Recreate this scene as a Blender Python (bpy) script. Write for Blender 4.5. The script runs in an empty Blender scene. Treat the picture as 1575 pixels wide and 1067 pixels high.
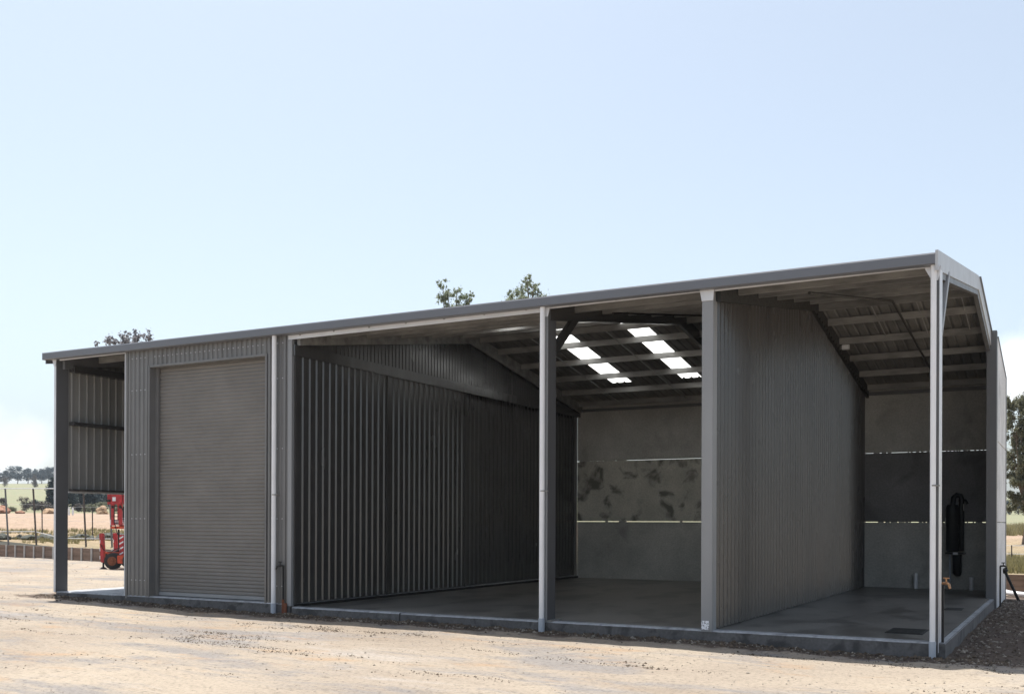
import bpy, bmesh, math, random
from mathutils import Vector, Matrix, noise
random.seed(7)
R = math.radians
SC = bpy.context.scene
COL = SC.collection
CAM = Vector((1.4661, -13.389, 1.4282))
YAW = 0.5038; FOC = 1571.57; ROLL = 0.0035; HY = 805.05
FW = Vector((-math.sin(YAW), math.cos(YAW), 0)); RT = Vector((math.cos(YAW), math.sin(YAW), 0))

# ------------------------------------------------------------------ materials
def newmat(name):
    m = bpy.data.materials.new(name); m.use_nodes = True
    nt = m.node_tree; b = nt.nodes['Principled BSDF']
    return m, nt, b
def nd(nt, t, **k):
    n = nt.nodes.new(t)
    for a, v in k.items():
        if a in n.inputs: n.inputs[a].default_value = v
        else: setattr(n, a, v)
    return n
def ramp(nt, src, stops):
    r = nt.nodes.new('ShaderNodeValToRGB'); e = r.color_ramp.elements
    while len(e) < len(stops): e.new(0.5)
    for i, (p, c) in enumerate(stops):
        e[i].position = p; e[i].color = (c[0], c[1], c[2], 1) if hasattr(c, '__len__') else (c, c, c, 1)
    nt.links.new(src, r.inputs[0]); return r.outputs[0]
def coords(nt, scale=(1, 1, 1)):
    g = nt.nodes.new('ShaderNodeNewGeometry'); mp = nt.nodes.new('ShaderNodeMapping')
    mp.inputs['Scale'].default_value = scale
    nt.links.new(g.outputs['Position'], mp.inputs[0]); return mp.outputs[0]
def nz(nt, vec, scale, detail=5, rough=0.55, dist=0):
    n = nt.nodes.new('ShaderNodeTexNoise'); n.inputs['Scale'].default_value = scale
    n.inputs['Detail'].default_value = detail; n.inputs['Roughness'].default_value = rough
    n.inputs['Distortion'].default_value = dist
    nt.links.new(vec, n.inputs['Vector']); return n.outputs[0]
def mixc(nt, fac, a, b, mode='MIX'):
    n = nt.nodes.new('ShaderNodeMix'); n.data_type = 'RGBA'; n.blend_type = mode
    for s, v in ((0, fac), (6, a), (7, b)):
        if hasattr(v, 'is_linked') or hasattr(v, 'links'): nt.links.new(v, n.inputs[s])
        elif s == 0: n.inputs[0].default_value = v
        else: n.inputs[s].default_value = (v[0], v[1], v[2], 1)
    return n.outputs[2]
def bump(nt, b, h, strength=0.3, dist=0.01):
    n = nt.nodes.new('ShaderNodeBump'); n.inputs['Strength'].default_value = strength
    n.inputs['Distance'].default_value = dist
    nt.links.new(h, n.inputs['Height']); nt.links.new(n.outputs[0], b.inputs['Normal']); return n
def plain(name, c, rough=0.5, metal=0.0, var=0.12, scale=3, streak=(1, 1, 1), bmp=0.0, bscale=60):
    m, nt, b = newmat(name); v = coords(nt, streak); f = nz(nt, v, scale, 6)
    lo = tuple(x * (1 - var) for x in c); hi = tuple(min(1, x * (1 + var)) for x in c)
    nt.links.new(ramp(nt, f, [(0.3, lo), (0.7, hi)]), b.inputs['Base Color'])
    b.inputs['Roughness'].default_value = rough; b.inputs['Metallic'].default_value = metal
    nt.links.new(ramp(nt, nz(nt, v, scale * 2.3, 4), [(0.3, rough * 0.85), (0.7, min(1, rough * 1.15))]), b.inputs['Roughness'])
    if bmp: bump(nt, b, nz(nt, coords(nt), bscale, 3), bmp, 0.004)
    return m
M = {}
def sheet_mat(name, c, dust=(0.30, 0.26, 0.21), rough=0.33, amt=0.35):
    m, nt, b = newmat(name)
    st = ramp(nt, nz(nt, coords(nt, (6, 6, 0.22)), 1.0, 4, 0.6), [(0.3, 0.86), (0.7, 1.12)])
    big = ramp(nt, nz(nt, coords(nt), 0.8, 6, 0.6), [(0.3, 0.86), (0.7, 1.12)])
    col = mixc(nt, 1.0, mixc(nt, 1.0, c, st, 'MULTIPLY'), big, 'MULTIPLY')
    g = nt.nodes.new('ShaderNodeNewGeometry'); sp = nt.nodes.new('ShaderNodeSeparateXYZ'); nt.links.new(g.outputs['Position'], sp.inputs[0])
    ma = nt.nodes.new('ShaderNodeMath'); ma.operation = 'MULTIPLY_ADD'; ma.inputs[1].default_value = -0.9
    nt.links.new(nz(nt, coords(nt, (1, 1, 0.5)), 3.5, 5), ma.inputs[0]); nt.links.new(sp.outputs[2], ma.inputs[2])
    mr = nt.nodes.new('ShaderNodeMapRange'); mr.inputs[1].default_value = 0.15; mr.inputs[2].default_value = -0.45; mr.inputs[4].default_value = amt
    nt.links.new(ma.outputs[0], mr.inputs[0])
    col = mixc(nt, mr.outputs[0], col, dust)                     # splashed dust at the foot of the sheets
    nt.links.new(col, b.inputs['Base Color'])
    nt.links.new(ramp(nt, nz(nt, coords(nt, (1, 1, 0.3)), 1.5, 3), [(0.3, rough * 0.95), (0.7, rough * 1.15)]), b.inputs['Roughness'])
    bump(nt, b, nz(nt, coords(nt, (1, 1, 0.6)), 1.0, 2), 0.06, 0.02); return m
M['clad'] = sheet_mat('grey_steel_sheet', (0.165, 0.163, 0.163))
M['clad_side'] = sheet_mat('light_grey_steel_sheet', (0.28, 0.275, 0.265))
M['clad_part'] = sheet_mat('partition_steel_sheet', (0.070, 0.065, 0.061), rough=0.26, amt=0.04)
M['clad_part'].node_tree.nodes['Principled BSDF'].inputs['Specular IOR Level'].default_value = 0.95
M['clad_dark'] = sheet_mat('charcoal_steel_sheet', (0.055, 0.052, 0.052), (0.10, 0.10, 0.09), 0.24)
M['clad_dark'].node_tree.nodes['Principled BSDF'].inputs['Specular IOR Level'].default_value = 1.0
M['door'] = plain('roller_curtain_steel', (0.175, 0.165, 0.155), 0.45, 0.0, 0.12, 1.3, (1, 1, 1.5), 0.3, 2)
M['gutter'] = plain('slate_gutter_steel', (0.145, 0.152, 0.172), 0.35, 0.0, 0.08, 1.0, (0.3, 1, 1))
M['trim'] = plain('light_grey_trim', (0.46, 0.47, 0.49), 0.4, 0.0, 0.08, 2)
M['galv'] = plain('galvanised_steel', (0.285, 0.28, 0.27), 0.42, 0.1, 0.35, 5, (0.4, 1, 1))
def add_random(m, lo, hi):
    nt = m.node_tree; b = nt.nodes['Principled BSDF']; src = b.inputs['Base Color'].links[0].from_socket
    oi = nt.nodes.new('ShaderNodeObjectInfo'); f = ramp(nt, oi.outputs['Random'], [(0.0, lo), (1.0, hi)])
    nt.links.new(mixc(nt, 1.0, src, f, 'MULTIPLY'), b.inputs['Base Color'])
add_random(M['galv'], 0.75, 1.15)
M['galv_light'] = plain('bright_galvanised_and_lit_steel', (0.66, 0.67, 0.70), 0.4, 0.1, 0.08, 3)
M['frame'] = plain('dull_column_steel', (0.125, 0.125, 0.13), 0.45, 0.0, 0.1, 2, (1, 1, 0.3))
M['post'] = plain('mid_grey_post_steel', (0.26, 0.265, 0.275), 0.42, 0.0, 0.08, 2, (1, 1, 0.3))
M['roof'] = plain('zinc_roof_sheet', (0.15, 0.145, 0.135), 0.5, 0.0, 0.4, 2.2, (1, 0.5, 1))
M['pvc'] = plain('white_pvc', (0.80, 0.80, 0.82), 0.35, 0, 0.05, 3)
M['pvc_grey'] = plain('grey_pvc', (0.42, 0.46, 0.52), 0.4, 0, 0.08, 5)
M['dark'] = plain('black_plastic', (0.006, 0.006, 0.007), 0.6, 0, 0.2, 5)
M['grille'] = plain('dark_iron', (0.03, 0.028, 0.026), 0.6, 0.3, 0.2, 9)
M['brass'] = plain('brass', (0.45, 0.24, 0.12), 0.35, 0.7, 0.15, 20)
M['rust'] = plain('rusty_pipe', (0.20, 0.07, 0.035), 0.8, 0, 0.3, 20)
M['red'] = plain('red_machine_paint', (0.42, 0.03, 0.035), 0.5, 0, 0.35, 9)
M['orange'] = plain('orange_machine_paint', (0.55, 0.07, 0.025), 0.5, 0, 0.3, 9)
M['tyre'] = plain('tyre_rubber', (0.025, 0.023, 0.022), 0.8, 0, 0.3, 15)
M['cream'] = plain('cream_panel', (0.62, 0.50, 0.46), 0.5, 0, 0.1, 8)
M['white'] = plain('white_paint', (0.75, 0.77, 0.80), 0.5, 0, 0.08, 6)
M['bark'] = plain('gum_bark', (0.17, 0.13, 0.10), 0.85, 0, 0.4, 3, (1, 1, 0.3), 0.4, 20)
M['picket'] = plain('weathered_steel_picket', (0.09, 0.075, 0.07), 0.7, 0.2, 0.3, 8)
M['wire'] = plain('galvanised_wire', (0.62, 0.62, 0.64), 0.4, 0.3, 0.08, 8)
M['concpost'] = plain('pale_concrete_post', (0.44, 0.42, 0.40), 0.8, 0, 0.15, 6)

def stone(name, c, var=0.5, scale=4):
    return plain(name, c, 0.85, 0, var, scale, (1, 1, 1), 0.5, 14)
M['rock'] = stone('basalt_rock', (0.045, 0.05, 0.042), 0.7, 3)
M['pebble'] = stone('pale_gravel_stone', (0.235, 0.205, 0.17), 0.45, 9)
M['bale'] = plain('weathered_hay', (0.30, 0.20, 0.12), 0.95, 0, 0.45, 5, (1, 1, 3), 0.6, 30)
M['soilheap'] = plain('red_soil_heap', (0.24, 0.12, 0.075), 0.95, 0, 0.4, 4, (1, 1, 1), 0.6, 12)

def leafmat(name, dark, light):
    m, nt, b = newmat(name)
    v = coords(nt)
    f = nz(nt, v, 1.3, 3); g = nz(nt, v, 9, 2)
    c1 = ramp(nt, f, [(0.32, dark), (0.68, light)])
    c2 = mixc(nt, ramp(nt, g, [(0.35, 0.0), (0.7, 0.55)]), c1, tuple(min(1, x * 1.7) for x in light))
    nt.links.new(c2, b.inputs['Base Color']); b.inputs['Roughness'].default_value = 0.6
    tr = nt.nodes.new('ShaderNodeBsdfTranslucent'); nt.links.new(c2, tr.inputs[0])
    mx = nt.nodes.new('ShaderNodeMixShader'); mx.inputs[0].default_value = 0.42
    nt.links.new(b.outputs[0], mx.inputs[1]); nt.links.new(tr.outputs[0], mx.inputs[2])
    nt.links.new(mx.outputs[0], nt.nodes['Material Output'].inputs[0]); return m
M['leaf_gum'] = leafmat('gum_leaves', (0.12, 0.15, 0.10), (0.25, 0.28, 0.19))
M['leaf_olive'] = leafmat('olive_leaves', (0.085, 0.095, 0.055), (0.18, 0.18, 0.12))
M['leaf_blue'] = leafmat('blue_green_needles', (0.018, 0.030, 0.038), (0.045, 0.062, 0.065))
M['leaf_far'] = leafmat('distant_tree_leaves', (0.024, 0.038, 0.052), (0.05, 0.07, 0.078))  # blue of the distant haze is put into the leaf colour
M['leaf_brown'] = leafmat('dry_bush_leaves', (0.05, 0.045, 0.045), (0.10, 0.085, 0.08))
M['leaf_purple'] = leafmat('thin_dark_leaves', (0.14, 0.14, 0.16), (0.25, 0.25, 0.27))
M['grass'] = leafmat('dry_grass_blades', (0.09, 0.085, 0.035), (0.21, 0.185, 0.09))

def concrete(name, c, stain=0.0, rough=0.75, hs=(1, 1, 1), thr=0.56, sc=1.5):
    m, nt, b = newmat(name); v = coords(nt, hs)
    base = ramp(nt, nz(nt, v, 0.9, 8, 0.65), [(0.3, tuple(x * 0.72 for x in c)), (0.72, tuple(x * 1.2 for x in c))])
    fine = ramp(nt, nz(nt, v, 26, 4), [(0.3, 0.8), (0.7, 1.1)])
    col = mixc(nt, 1.0, base, fine, 'MULTIPLY')
    if stain:
        s = ramp(nt, nz(nt, v, sc, 3, 0.5, 0.5), [(thr, 0.0), (thr + 0.13, 1.0)])
        e = mixc(nt, stain, s, (0, 0, 0)); 
        mm = nt.nodes.new('ShaderNodeMath'); mm.operation = 'MULTIPLY'; mm.inputs[1].default_value = stain
        nt.links.new(s, mm.inputs[0])
        col = mixc(nt, mm.outputs[0], col, tuple(x * 0.28 for x in c))
    nt.links.new(col, b.inputs['Base Color']); b.inputs['Roughness'].default_value = rough
    bump(nt, b, nz(nt, v, 35, 4), 0.35, 0.004); return m
M['panel'] = concrete('tilt_panel_concrete', (0.46, 0.45, 0.42), 0.45, thr=0.6, sc=1.1)
M['panel_stained'] = concrete('stained_tilt_panel_concrete', (0.52, 0.50, 0.44), 1.0, thr=0.54, sc=2.6)
M['panel_dark'] = concrete('dark_panel_concrete', (0.20, 0.195, 0.195), 0.5, thr=0.55, sc=1.2)  # darker concrete for the middle panel of the right bay
M['panel_pale'] = concrete('pale_wall_concrete', (0.74, 0.74, 0.75), 0.3)
M['slab'] = concrete('floor_concrete', (0.215, 0.20, 0.18), 0.75, 0.34, (1.0, 0.5, 1), 0.49, 1.5)
M['slab_edge'] = concrete('slab_rim_concrete', (0.36, 0.37, 0.39), 0.5, 0.6, thr=0.5, sc=5)  # paler rim tone, sky light on the top face painted in
M['slab_face'] = concrete('shaded_slab_face_concrete', (0.13, 0.125, 0.125), 0.7, 0.85, thr=0.5, sc=4)  # upright slab faces coloured dark to deepen their shade

def skylight_mat():
    m, nt, b = newmat('frosted_skylight_sheet')
    tr = nt.nodes.new('ShaderNodeBsdfTranslucent'); tr.inputs[0].default_value = (0.97, 0.99, 0.98, 1)
    b.inputs['Base Color'].default_value = (0.7, 0.72, 0.7, 1); b.inputs['Roughness'].default_value = 0.3
    mx = nt.nodes.new('ShaderNodeMixShader'); mx.inputs[0].default_value = 0.92
    nt.links.new(b.outputs[0], mx.inputs[1]); nt.links.new(tr.outputs[0], mx.inputs[2])
    nt.links.new(mx.outputs[0], nt.nodes['Material Output'].inputs[0]); return m
M['skylight'] = skylight_mat()

def yard_mat():
    m, nt, b = newmat('sandy_yard_ground')
    v = coords(nt); vs = coords(nt, (0.55, 1.0, 1.0))
    # along-shed streaks: graded ground has bands running parallel to the shed
    n1 = nz(nt, vs, 0.33, 7, 0.62, 0.6)
    c = ramp(nt, n1, [(0.28, (0.211, 0.176, 0.138)), (0.45, (0.275, 0.237, 0.189)), (0.6, (0.318, 0.275, 0.215)), (0.75, (0.275, 0.254, 0.224))])
    g = ramp(nt, nz(nt, coords(nt, (0.35, 1.0, 1)), 0.9, 7, 0.72, 0.3), [(0.50, 0.0), (0.60, 0.85)])
    c = mixc(nt, g, c, (0.194, 0.185, 0.176))                    # grey gravel drifts
    o = ramp(nt, nz(nt, coords(nt, (0.5, 1.1, 1)), 1.5, 6, 0.7, 0.3), [(0.56, 0.0), (0.70, 0.55)])
    c = mixc(nt, o, c, (0.310, 0.202, 0.112))                      # orange clay
    w = ramp(nt, nz(nt, coords(nt, (0.22, 1.0, 1)), 0.8, 9, 0.75, 0.5), [(0.56, 0.0), (0.74, 0.7)])
    c = mixc(nt, w, c, (0.370, 0.361, 0.348))                      # pale dust
    sp = ramp(nt, nz(nt, v, 22, 5, 0.75), [(0.30, 0.45), (0.46, 0.95), (0.75, 1.15)])
    c = mixc(nt, 1.0, c, sp, 'MULTIPLY')
    cr = ramp(nt, nz(nt, coords(nt, (0.6, 1.2, 1)), 5, 8, 0.85), [(0.32, 0.35), (0.43, 1.0)])
    c = mixc(nt, 1.0, c, cr, 'MULTIPLY')
    # ragged dark soil along the footing, deepened to paint in the shed's shadow
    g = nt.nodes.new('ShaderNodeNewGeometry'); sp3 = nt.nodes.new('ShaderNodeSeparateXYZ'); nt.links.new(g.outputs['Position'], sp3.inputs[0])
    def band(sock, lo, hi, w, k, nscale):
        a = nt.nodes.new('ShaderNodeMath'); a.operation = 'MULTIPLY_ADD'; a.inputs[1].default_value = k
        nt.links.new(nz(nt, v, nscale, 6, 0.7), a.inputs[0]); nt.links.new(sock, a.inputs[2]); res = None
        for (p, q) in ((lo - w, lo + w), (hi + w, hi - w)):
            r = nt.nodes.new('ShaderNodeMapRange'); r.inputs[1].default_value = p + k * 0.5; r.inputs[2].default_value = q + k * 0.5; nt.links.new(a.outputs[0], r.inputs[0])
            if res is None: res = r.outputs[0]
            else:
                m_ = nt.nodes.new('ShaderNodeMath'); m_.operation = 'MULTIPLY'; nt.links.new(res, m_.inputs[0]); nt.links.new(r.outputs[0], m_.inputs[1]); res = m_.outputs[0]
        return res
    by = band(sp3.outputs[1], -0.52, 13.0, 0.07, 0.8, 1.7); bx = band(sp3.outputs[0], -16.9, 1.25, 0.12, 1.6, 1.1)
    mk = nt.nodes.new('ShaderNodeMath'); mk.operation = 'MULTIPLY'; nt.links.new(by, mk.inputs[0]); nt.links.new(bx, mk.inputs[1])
    soil = mixc(nt, ramp(nt, nz(nt, v, 7, 6, 0.75), [(0.35, 0.0), (0.65, 1.0)]), (0.040, 0.027, 0.022), (0.09, 0.065, 0.052))  # dark soil colour, deepened for the shed's shadow
    shade_fac = nt.nodes.new('ShaderNodeMath'); shade_fac.operation = 'MULTIPLY'; shade_fac.inputs[1].default_value = 0.85; nt.links.new(mk.outputs[0], shade_fac.inputs[0])
    c = mixc(nt, shade_fac.outputs[0], c, soil)
    c = mixc(nt, 1.0, c, (1.08, 1.06, 1.08), 'MULTIPLY')
    nt.links.new(c, b.inputs['Base Color']); b.inputs['Roughness'].default_value = 0.95
    b.inputs['Specular IOR Level'].default_value = 0.2
    h = nt.nodes.new('ShaderNodeMath'); h.operation = 'MULTIPLY_ADD'; h.inputs[1].default_value = 0.35
    nt.links.new(nz(nt, v, 30, 4, 0.7), h.inputs[0]); nt.links.new(nz(nt, coords(nt, (0.5, 1.2, 1)), 3.2, 8, 0.75), h.inputs[2])
    bump(nt, b, h.outputs[0], 0.8, 0.05); return m
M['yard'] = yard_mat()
def hill_mat():
    m, nt, b = newmat('paddock_ground')
    g = nt.nodes.new('ShaderNodeNewGeometry'); sep = nt.nodes.new('ShaderNodeSeparateXYZ')
    nt.links.new(g.outputs['Position'], sep.inputs[0])
    d = nt.nodes.new('ShaderNodeVectorMath'); d.operation = 'DISTANCE'; d.inputs[1].default_value = (CAM.x, CAM.y, 0)
    nt.links.new(g.outputs['Position'], d.inputs[0])
    v = coords(nt)
    wob = nt.nodes.new('ShaderNodeMath'); wob.operation = 'MULTIPLY_ADD'; wob.inputs[1].default_value = 26
    nt.links.new(nz(nt, v, 0.08, 4), wob.inputs[0]); nt.links.new(d.outputs['Value'], wob.inputs[2])
    mr = nt.nodes.new('ShaderNodeMapRange'); mr.inputs[1].default_value = 30; mr.inputs[2].default_value = 230
    nt.links.new(wob.outputs[0], mr.inputs[0])
    dirt = (0.32, 0.225, 0.165); grass = (0.17, 0.185, 0.10); bank = (0.20, 0.17, 0.095)
    c = ramp(nt, mr.outputs[0], [(0.06, bank), (0.19, (0.27, 0.20, 0.12)), (0.24, dirt), (0.50, (0.33, 0.24, 0.18)), (0.55, grass), (0.95, (0.18, 0.205, 0.115))])
    tw = ramp(nt, nz(nt, v, 0.7, 6, 0.7), [(0.42, 0.0), (0.62, 0.7)])
    c = mixc(nt, tw, c, (0.25, 0.185, 0.12))
    c = mixc(nt, 1.0, c, ramp(nt, nz(nt, v, 3.0, 6, 0.75), [(0.3, 0.6), (0.6, 1.1)]), 'MULTIPLY')
    nt.links.new(c, b.inputs['Base Color']); b.inputs['Roughness'].default_value = 0.95
    bump(nt, b, nz(nt, v, 4, 6, 0.7), 0.8, 0.08); return m
M['hill'] = hill_mat()
def timber_mat():
    m, nt, b = newmat('retaining_timber'); v = coords(nt, (1, 1, 1))
    c = ramp(nt, nz(nt, coords(nt, (0.5, 0.5, 7)), 1.5, 5), [(0.3, (0.13, 0.085, 0.06)), (0.7, (0.25, 0.17, 0.13))])
    nt.links.new(c, b.inputs['Base Color']); b.inputs['Roughness'].default_value = 0.85
    bump(nt, b, nz(nt, coords(nt, (1, 1, 8)), 6, 4), 0.5, 0.01); return m
M['timber'] = timber_mat()
def sticker_mat():
    m, nt, b = newmat('torn_white_label'); v = coords(nt, (1, 1, 1))
    nt.links.new(ramp(nt, nz(nt, v, 38, 3), [(0.42, (0.30, 0.31, 0.33)), (0.48, (0.85, 0.86, 0.9))]), b.inputs['Base Color']); return m
M['label'] = sticker_mat()

# ------------------------------------------------------------------ mesh helpers
class MB:
    def __init__(s): s.v = []; s.f = []
    def add(s, vs, fs):
        o = len(s.v); s.v += [tuple(v) for v in vs]; s.f += [tuple(i + o for i in f) for f in fs]; return s
    def box(s, x0, x1, y0, y1, z0, z1):
        vs = [(x, y, z) for z in (z0, z1) for x, y in ((x0, y0), (x1, y0), (x1, y1), (x0, y1))]
        return s.add(vs, [(3, 2, 1, 0), (4, 5, 6, 7), (0, 1, 5, 4), (1, 2, 6, 5), (2, 3, 7, 6), (3, 0, 4, 7)])
    def hexa(s, a, b):     # two quads (4 points each)
        return s.add(list(a) + list(b), [(3, 2, 1, 0), (4, 5, 6, 7), (0, 1, 5, 4), (1, 2, 6, 5), (2, 3, 7, 6), (3, 0, 4, 7)])
    def bar(s, p, q, w, h, up=(0, 0, 1)):
        p = Vector(p); q = Vector(q); d = (q - p).normalized(); u = Vector(up)
        if abs(d.dot(u)) > 0.98: u = Vector((0, 1, 0))
        sx = d.cross(u).normalized() * w / 2; sz = sx.cross(d).normalized() * h / 2
        return s.hexa([p - sx - sz, p + sx - sz, p + sx + sz, p - sx + sz], [q - sx - sz, q + sx - sz, q + sx + sz, q - sx + sz])
    def tube(s, pts, r, n=12, cap=True):
        pts = [Vector(p) for p in pts]; rr = r if hasattr(r, '__len__') else [r] * len(pts)
        rings = []; pu = None
        for i, p in enumerate(pts):
            d = (pts[min(i + 1, len(pts) - 1)] - pts[max(i - 1, 0)]).normalized()
            u = pu if pu else (Vector((0, 0, 1)) if abs(d.z) < 0.9 else Vector((1, 0, 0)))
            sx = d.cross(u).normalized(); sy = sx.cross(d).normalized(); pu = sy
            rings.append([p + (sx * math.cos(2 * math.pi * k / n) + sy * math.sin(2 * math.pi * k / n)) * rr[i] for k in range(n)])
        vs = [v for g in rings for v in g]; fs = []
        for i in range(len(pts) - 1):
            for k in range(n): fs.append((i * n + k, i * n + (k + 1) % n, (i + 1) * n + (k + 1) % n, (i + 1) * n + k))
        if cap: fs += [tuple(range(n))[::-1], tuple((len(pts) - 1) * n + k for k in range(n))]
        return s.add(vs, fs)
    def prism_y(s, pts, y0, y1):     # pts in xz
        n = len(pts); vs = [(x, y0, z) for x, z in pts] + [(x, y1, z) for x, z in pts]
        return s.add(vs, [tuple(range(n)), tuple(range(2 * n - 1, n - 1, -1))] + [(k, n + k, n + (k + 1) % n, (k + 1) % n) for k in range(n)])
    def prism_x(s, pts, x0, x1):     # pts in yz
        n = len(pts); vs = [(x0, y, z) for y, z in pts] + [(x1, y, z) for y, z in pts]
        return s.add(vs, [tuple(range(n)), tuple(range(2 * n - 1, n - 1, -1))] + [(k, n + k, n + (k + 1) % n, (k + 1) % n) for k in range(n)])
    def rock(s, c, r, sub=1, sq=0.7, seed=0):
        bm = bmesh.new(); bmesh.ops.create_icosphere(bm, subdivisions=sub, radius=1)
        rn = random.Random(seed); a = Vector((rn.uniform(-9, 9), rn.uniform(-9, 9), rn.uniform(-9, 9)))
        sc = Vector((rn.uniform(0.75, 1.25), rn.uniform(0.75, 1.25), sq * rn.uniform(0.8, 1.2)))
        rot = Matrix.Rotation(rn.uniform(0, 6.3), 3, 'Z')
        vs = []
        for v in bm.verts:
            p = v.co * (1 + 0.45 * noise.noise(v.co * 1.3 + a) + (0.2 * noise.noise(v.co * 3 + a) if sub > 1 else 0))
            p = Vector((p.x * sc.x, p.y * sc.y, p.z * sc.z)); vs.append(Vector(c) + rot @ p * r)
        fs = [tuple(v.index for v in f.verts) for f in bm.faces]; bm.free(); return s.add(vs, fs)
    def mesh(s, name, mat, smooth=False, bevel=0):
        me = bpy.data.meshes.new(name); me.from_pydata(s.v, [], s.f); me.validate(); me.update()
        bm = bmesh.new(); bm.from_mesh(me)
        if bevel:
            es = [e for e in bm.edges if len(e.link_faces) == 2 and e.calc_face_angle(0) > 0.6]
            bmesh.ops.bevel(bm, geom=es, offset=bevel, segments=2, affect='EDGES', clamp_overlap=True)
        bm.to_mesh(me); bm.free()
        me.materials.append(mat)
        if smooth:
            me.polygons.foreach_set('use_smooth', [True] * len(me.polygons)); me.set_sharp_from_angle(angle=R(40))
        return me
def put(name, mb, mat, parent=None, smooth=False, bevel=0, label=None):
    me = mb.mesh(name, mat if not isinstance(mat, str) else M[mat], smooth, bevel)
    o = bpy.data.objects.new(name, me); COL.objects.link(o)
    if parent is not None:
        o.parent = parent
        if parent.type == 'EMPTY': o.location = -Vector(parent['_base'])
    if label: o['label'] = label
    return o
def each(name, boxes, mat, parent, **k):
    for b in boxes:
        s = MB(); s.box(*b); o = put(name, s, mat, parent, **k)
    return o
def thing(name, label, cat, loc=(0, 0, 0), group=None):
    o = bpy.data.objects.new(name, None); COL.objects.link(o); o.location = loc; o['_base'] = tuple(loc)
    o.empty_display_size = 0.3
    tag(o, label, cat, group); return o
def tag(o, label=None, cat=None, group=None, kind=None):
    if label: o['label'] = label
    if cat: o['category'] = cat
    if group: o['group'] = group
    if kind: o['kind'] = kind
    return o

def ribs(u0, u1, pitch, rib=0.045, slope=0.012, h=0.028, start=None):
    """trapezoid rib profile along u -> list of (u, offset)"""
    out = [(u0, 0.0)]; u = (start if start is not None else u0 + pitch * 0.5)
    while u + rib / 2 + slope < u1:
        if u - rib / 2 - slope > u0:
            out += [(u - rib / 2 - slope, 0), (u - rib / 2, h), (u + rib / 2, h), (u + rib / 2 + slope, 0)]
        u += pitch
    out.append((u1, 0.0)); return out
def sheet_wall(mb, axis, at, prof, z0, ztop, sign=1, th=0.0):
    """vertical sheet; axis 'x' = runs along X at y=at (ribs to -Y*sign), 'y' = runs along Y at x=at (ribs to +X*sign)"""
    vs = []; 
    for u, o in prof:
        zt = ztop(u) if callable(ztop) else ztop; zb = z0(u) if callable(z0) else z0
        p = (u, at - o * sign) if axis == 'x' else (at + o * sign, u)
        vs += [(p[0], p[1], zb), (p[0], p[1], zt)]
    n = len(prof)
    fs = [(2 * i, 2 * i + 2, 2 * i + 3, 2 * i + 1) for i in range(n - 1)]
    mb.add(vs, fs); return mb

# ------------------------------------------------------------------ terrain
def lerp_tab(t, tab):
    if t <= tab[0][0]: return tab[0][1]
    for (a, b), (c, d) in zip(tab, tab[1:]):
        if t <= c: return b + (d - b) * (t - a) / (c - a)
    return tab[-1][1]
WALL = [(-300, 74), (-60, 19.4), (-39.13, 14.57), (-34.6, 13.75), (-30.86, 12.88), (-28.46, 12.3), (-22, 12.1), (-14, 13.6), (-2, 14), (12, 14), (60, 22), (200, 60)]
def ywall(x): return lerp_tab(x, WALL)
def gz(x, y):
    b = lerp_tab(-x, [(0, -0.19), (5, -0.145), (11, -0.13), (16, -0.03), (22, -0.05), (40, -0.05), (90, -0.1)])
    n = 0.02 * noise.noise(Vector((x * 0.5, y * 0.5, 0))) + 0.012 * noise.noise(Vector((x * 1.7, y * 1.7, 3)))
    d = max(0, -y - 1.0)
    n += 0.03 * noise.noise(Vector((x * 0.16, y * 0.3, 9))) * min(1, d / 2)
    n += 0.006 * noise.noise(Vector((x * 6, y * 6, 1)))
    if -1.0 < y < 0.4 and -17 < x < 0.6 or (0 < x < 1.3 and -1 < y < 9):      # loose spoil against the slab
        k = max(0, 1 - abs(y + 0.25) / 0.7) if x < 0 else max(0, 1 - abs(x - 0.4) / 0.9)
        n += k * (0.035 * noise.noise(Vector((x * 3.2, y * 3.2, 8))) + 0.03 * abs(noise.noise(Vector((x * 7, y * 7, 2)))))
    return b + n
def bz(x, y):
    dx, dy = x - CAM.x, y - CAM.y; r = math.hypot(dx, dy)
    ratio = -dx / max(dy, 0.1)
    w = min(1, max(0, (ratio - 0.35) / 0.6)); w = w * w * (3 - 2 * w)
    L = lerp_tab(r, [(30, 0.40), (45, 0.44), (52, 0.72), (60, 0.98), (120, 2.35), (150, 3.0), (200, 4.6), (600, 22.5), (900, 27), (1600, 20)])
    Rr = lerp_tab(r, [(27, 0.24), (34, 0.32), (60, 0.68), (100, 1.0), (200, 2.0), (600, 15), (900, 22), (1600, 18)])
    h = L * w + Rr * (1 - w)
    s = y - ywall(x)
    h += min(1, s / 3) * (0.10 * noise.noise(Vector((x * 0.45, y * 0.45, 5))) + 0.05 * noise.noise(Vector((x * 1.3, y * 1.3, 5)))) if r < 90 else 0
    h += min(3.0, max(0, (r - 150) / 150)) * noise.noise(Vector((x * 0.008, y * 0.008, 2)))
    return h
def rwall(th):     # distance along heading th (0 = +Y, + = left) to wall line
    dx, dy = -math.sin(th), math.cos(th)
    if dy < 0.02: return None
    lo, hi = 1.0, 700.0
    f = lambda t: CAM.y + dy * t - ywall(CAM.x + dx * t)
    if f(hi) < 0: return None
    for _ in range(40):
        m = (lo + hi) / 2
        if f(m) > 0: hi = m
        else: lo = m
    return hi
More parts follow.
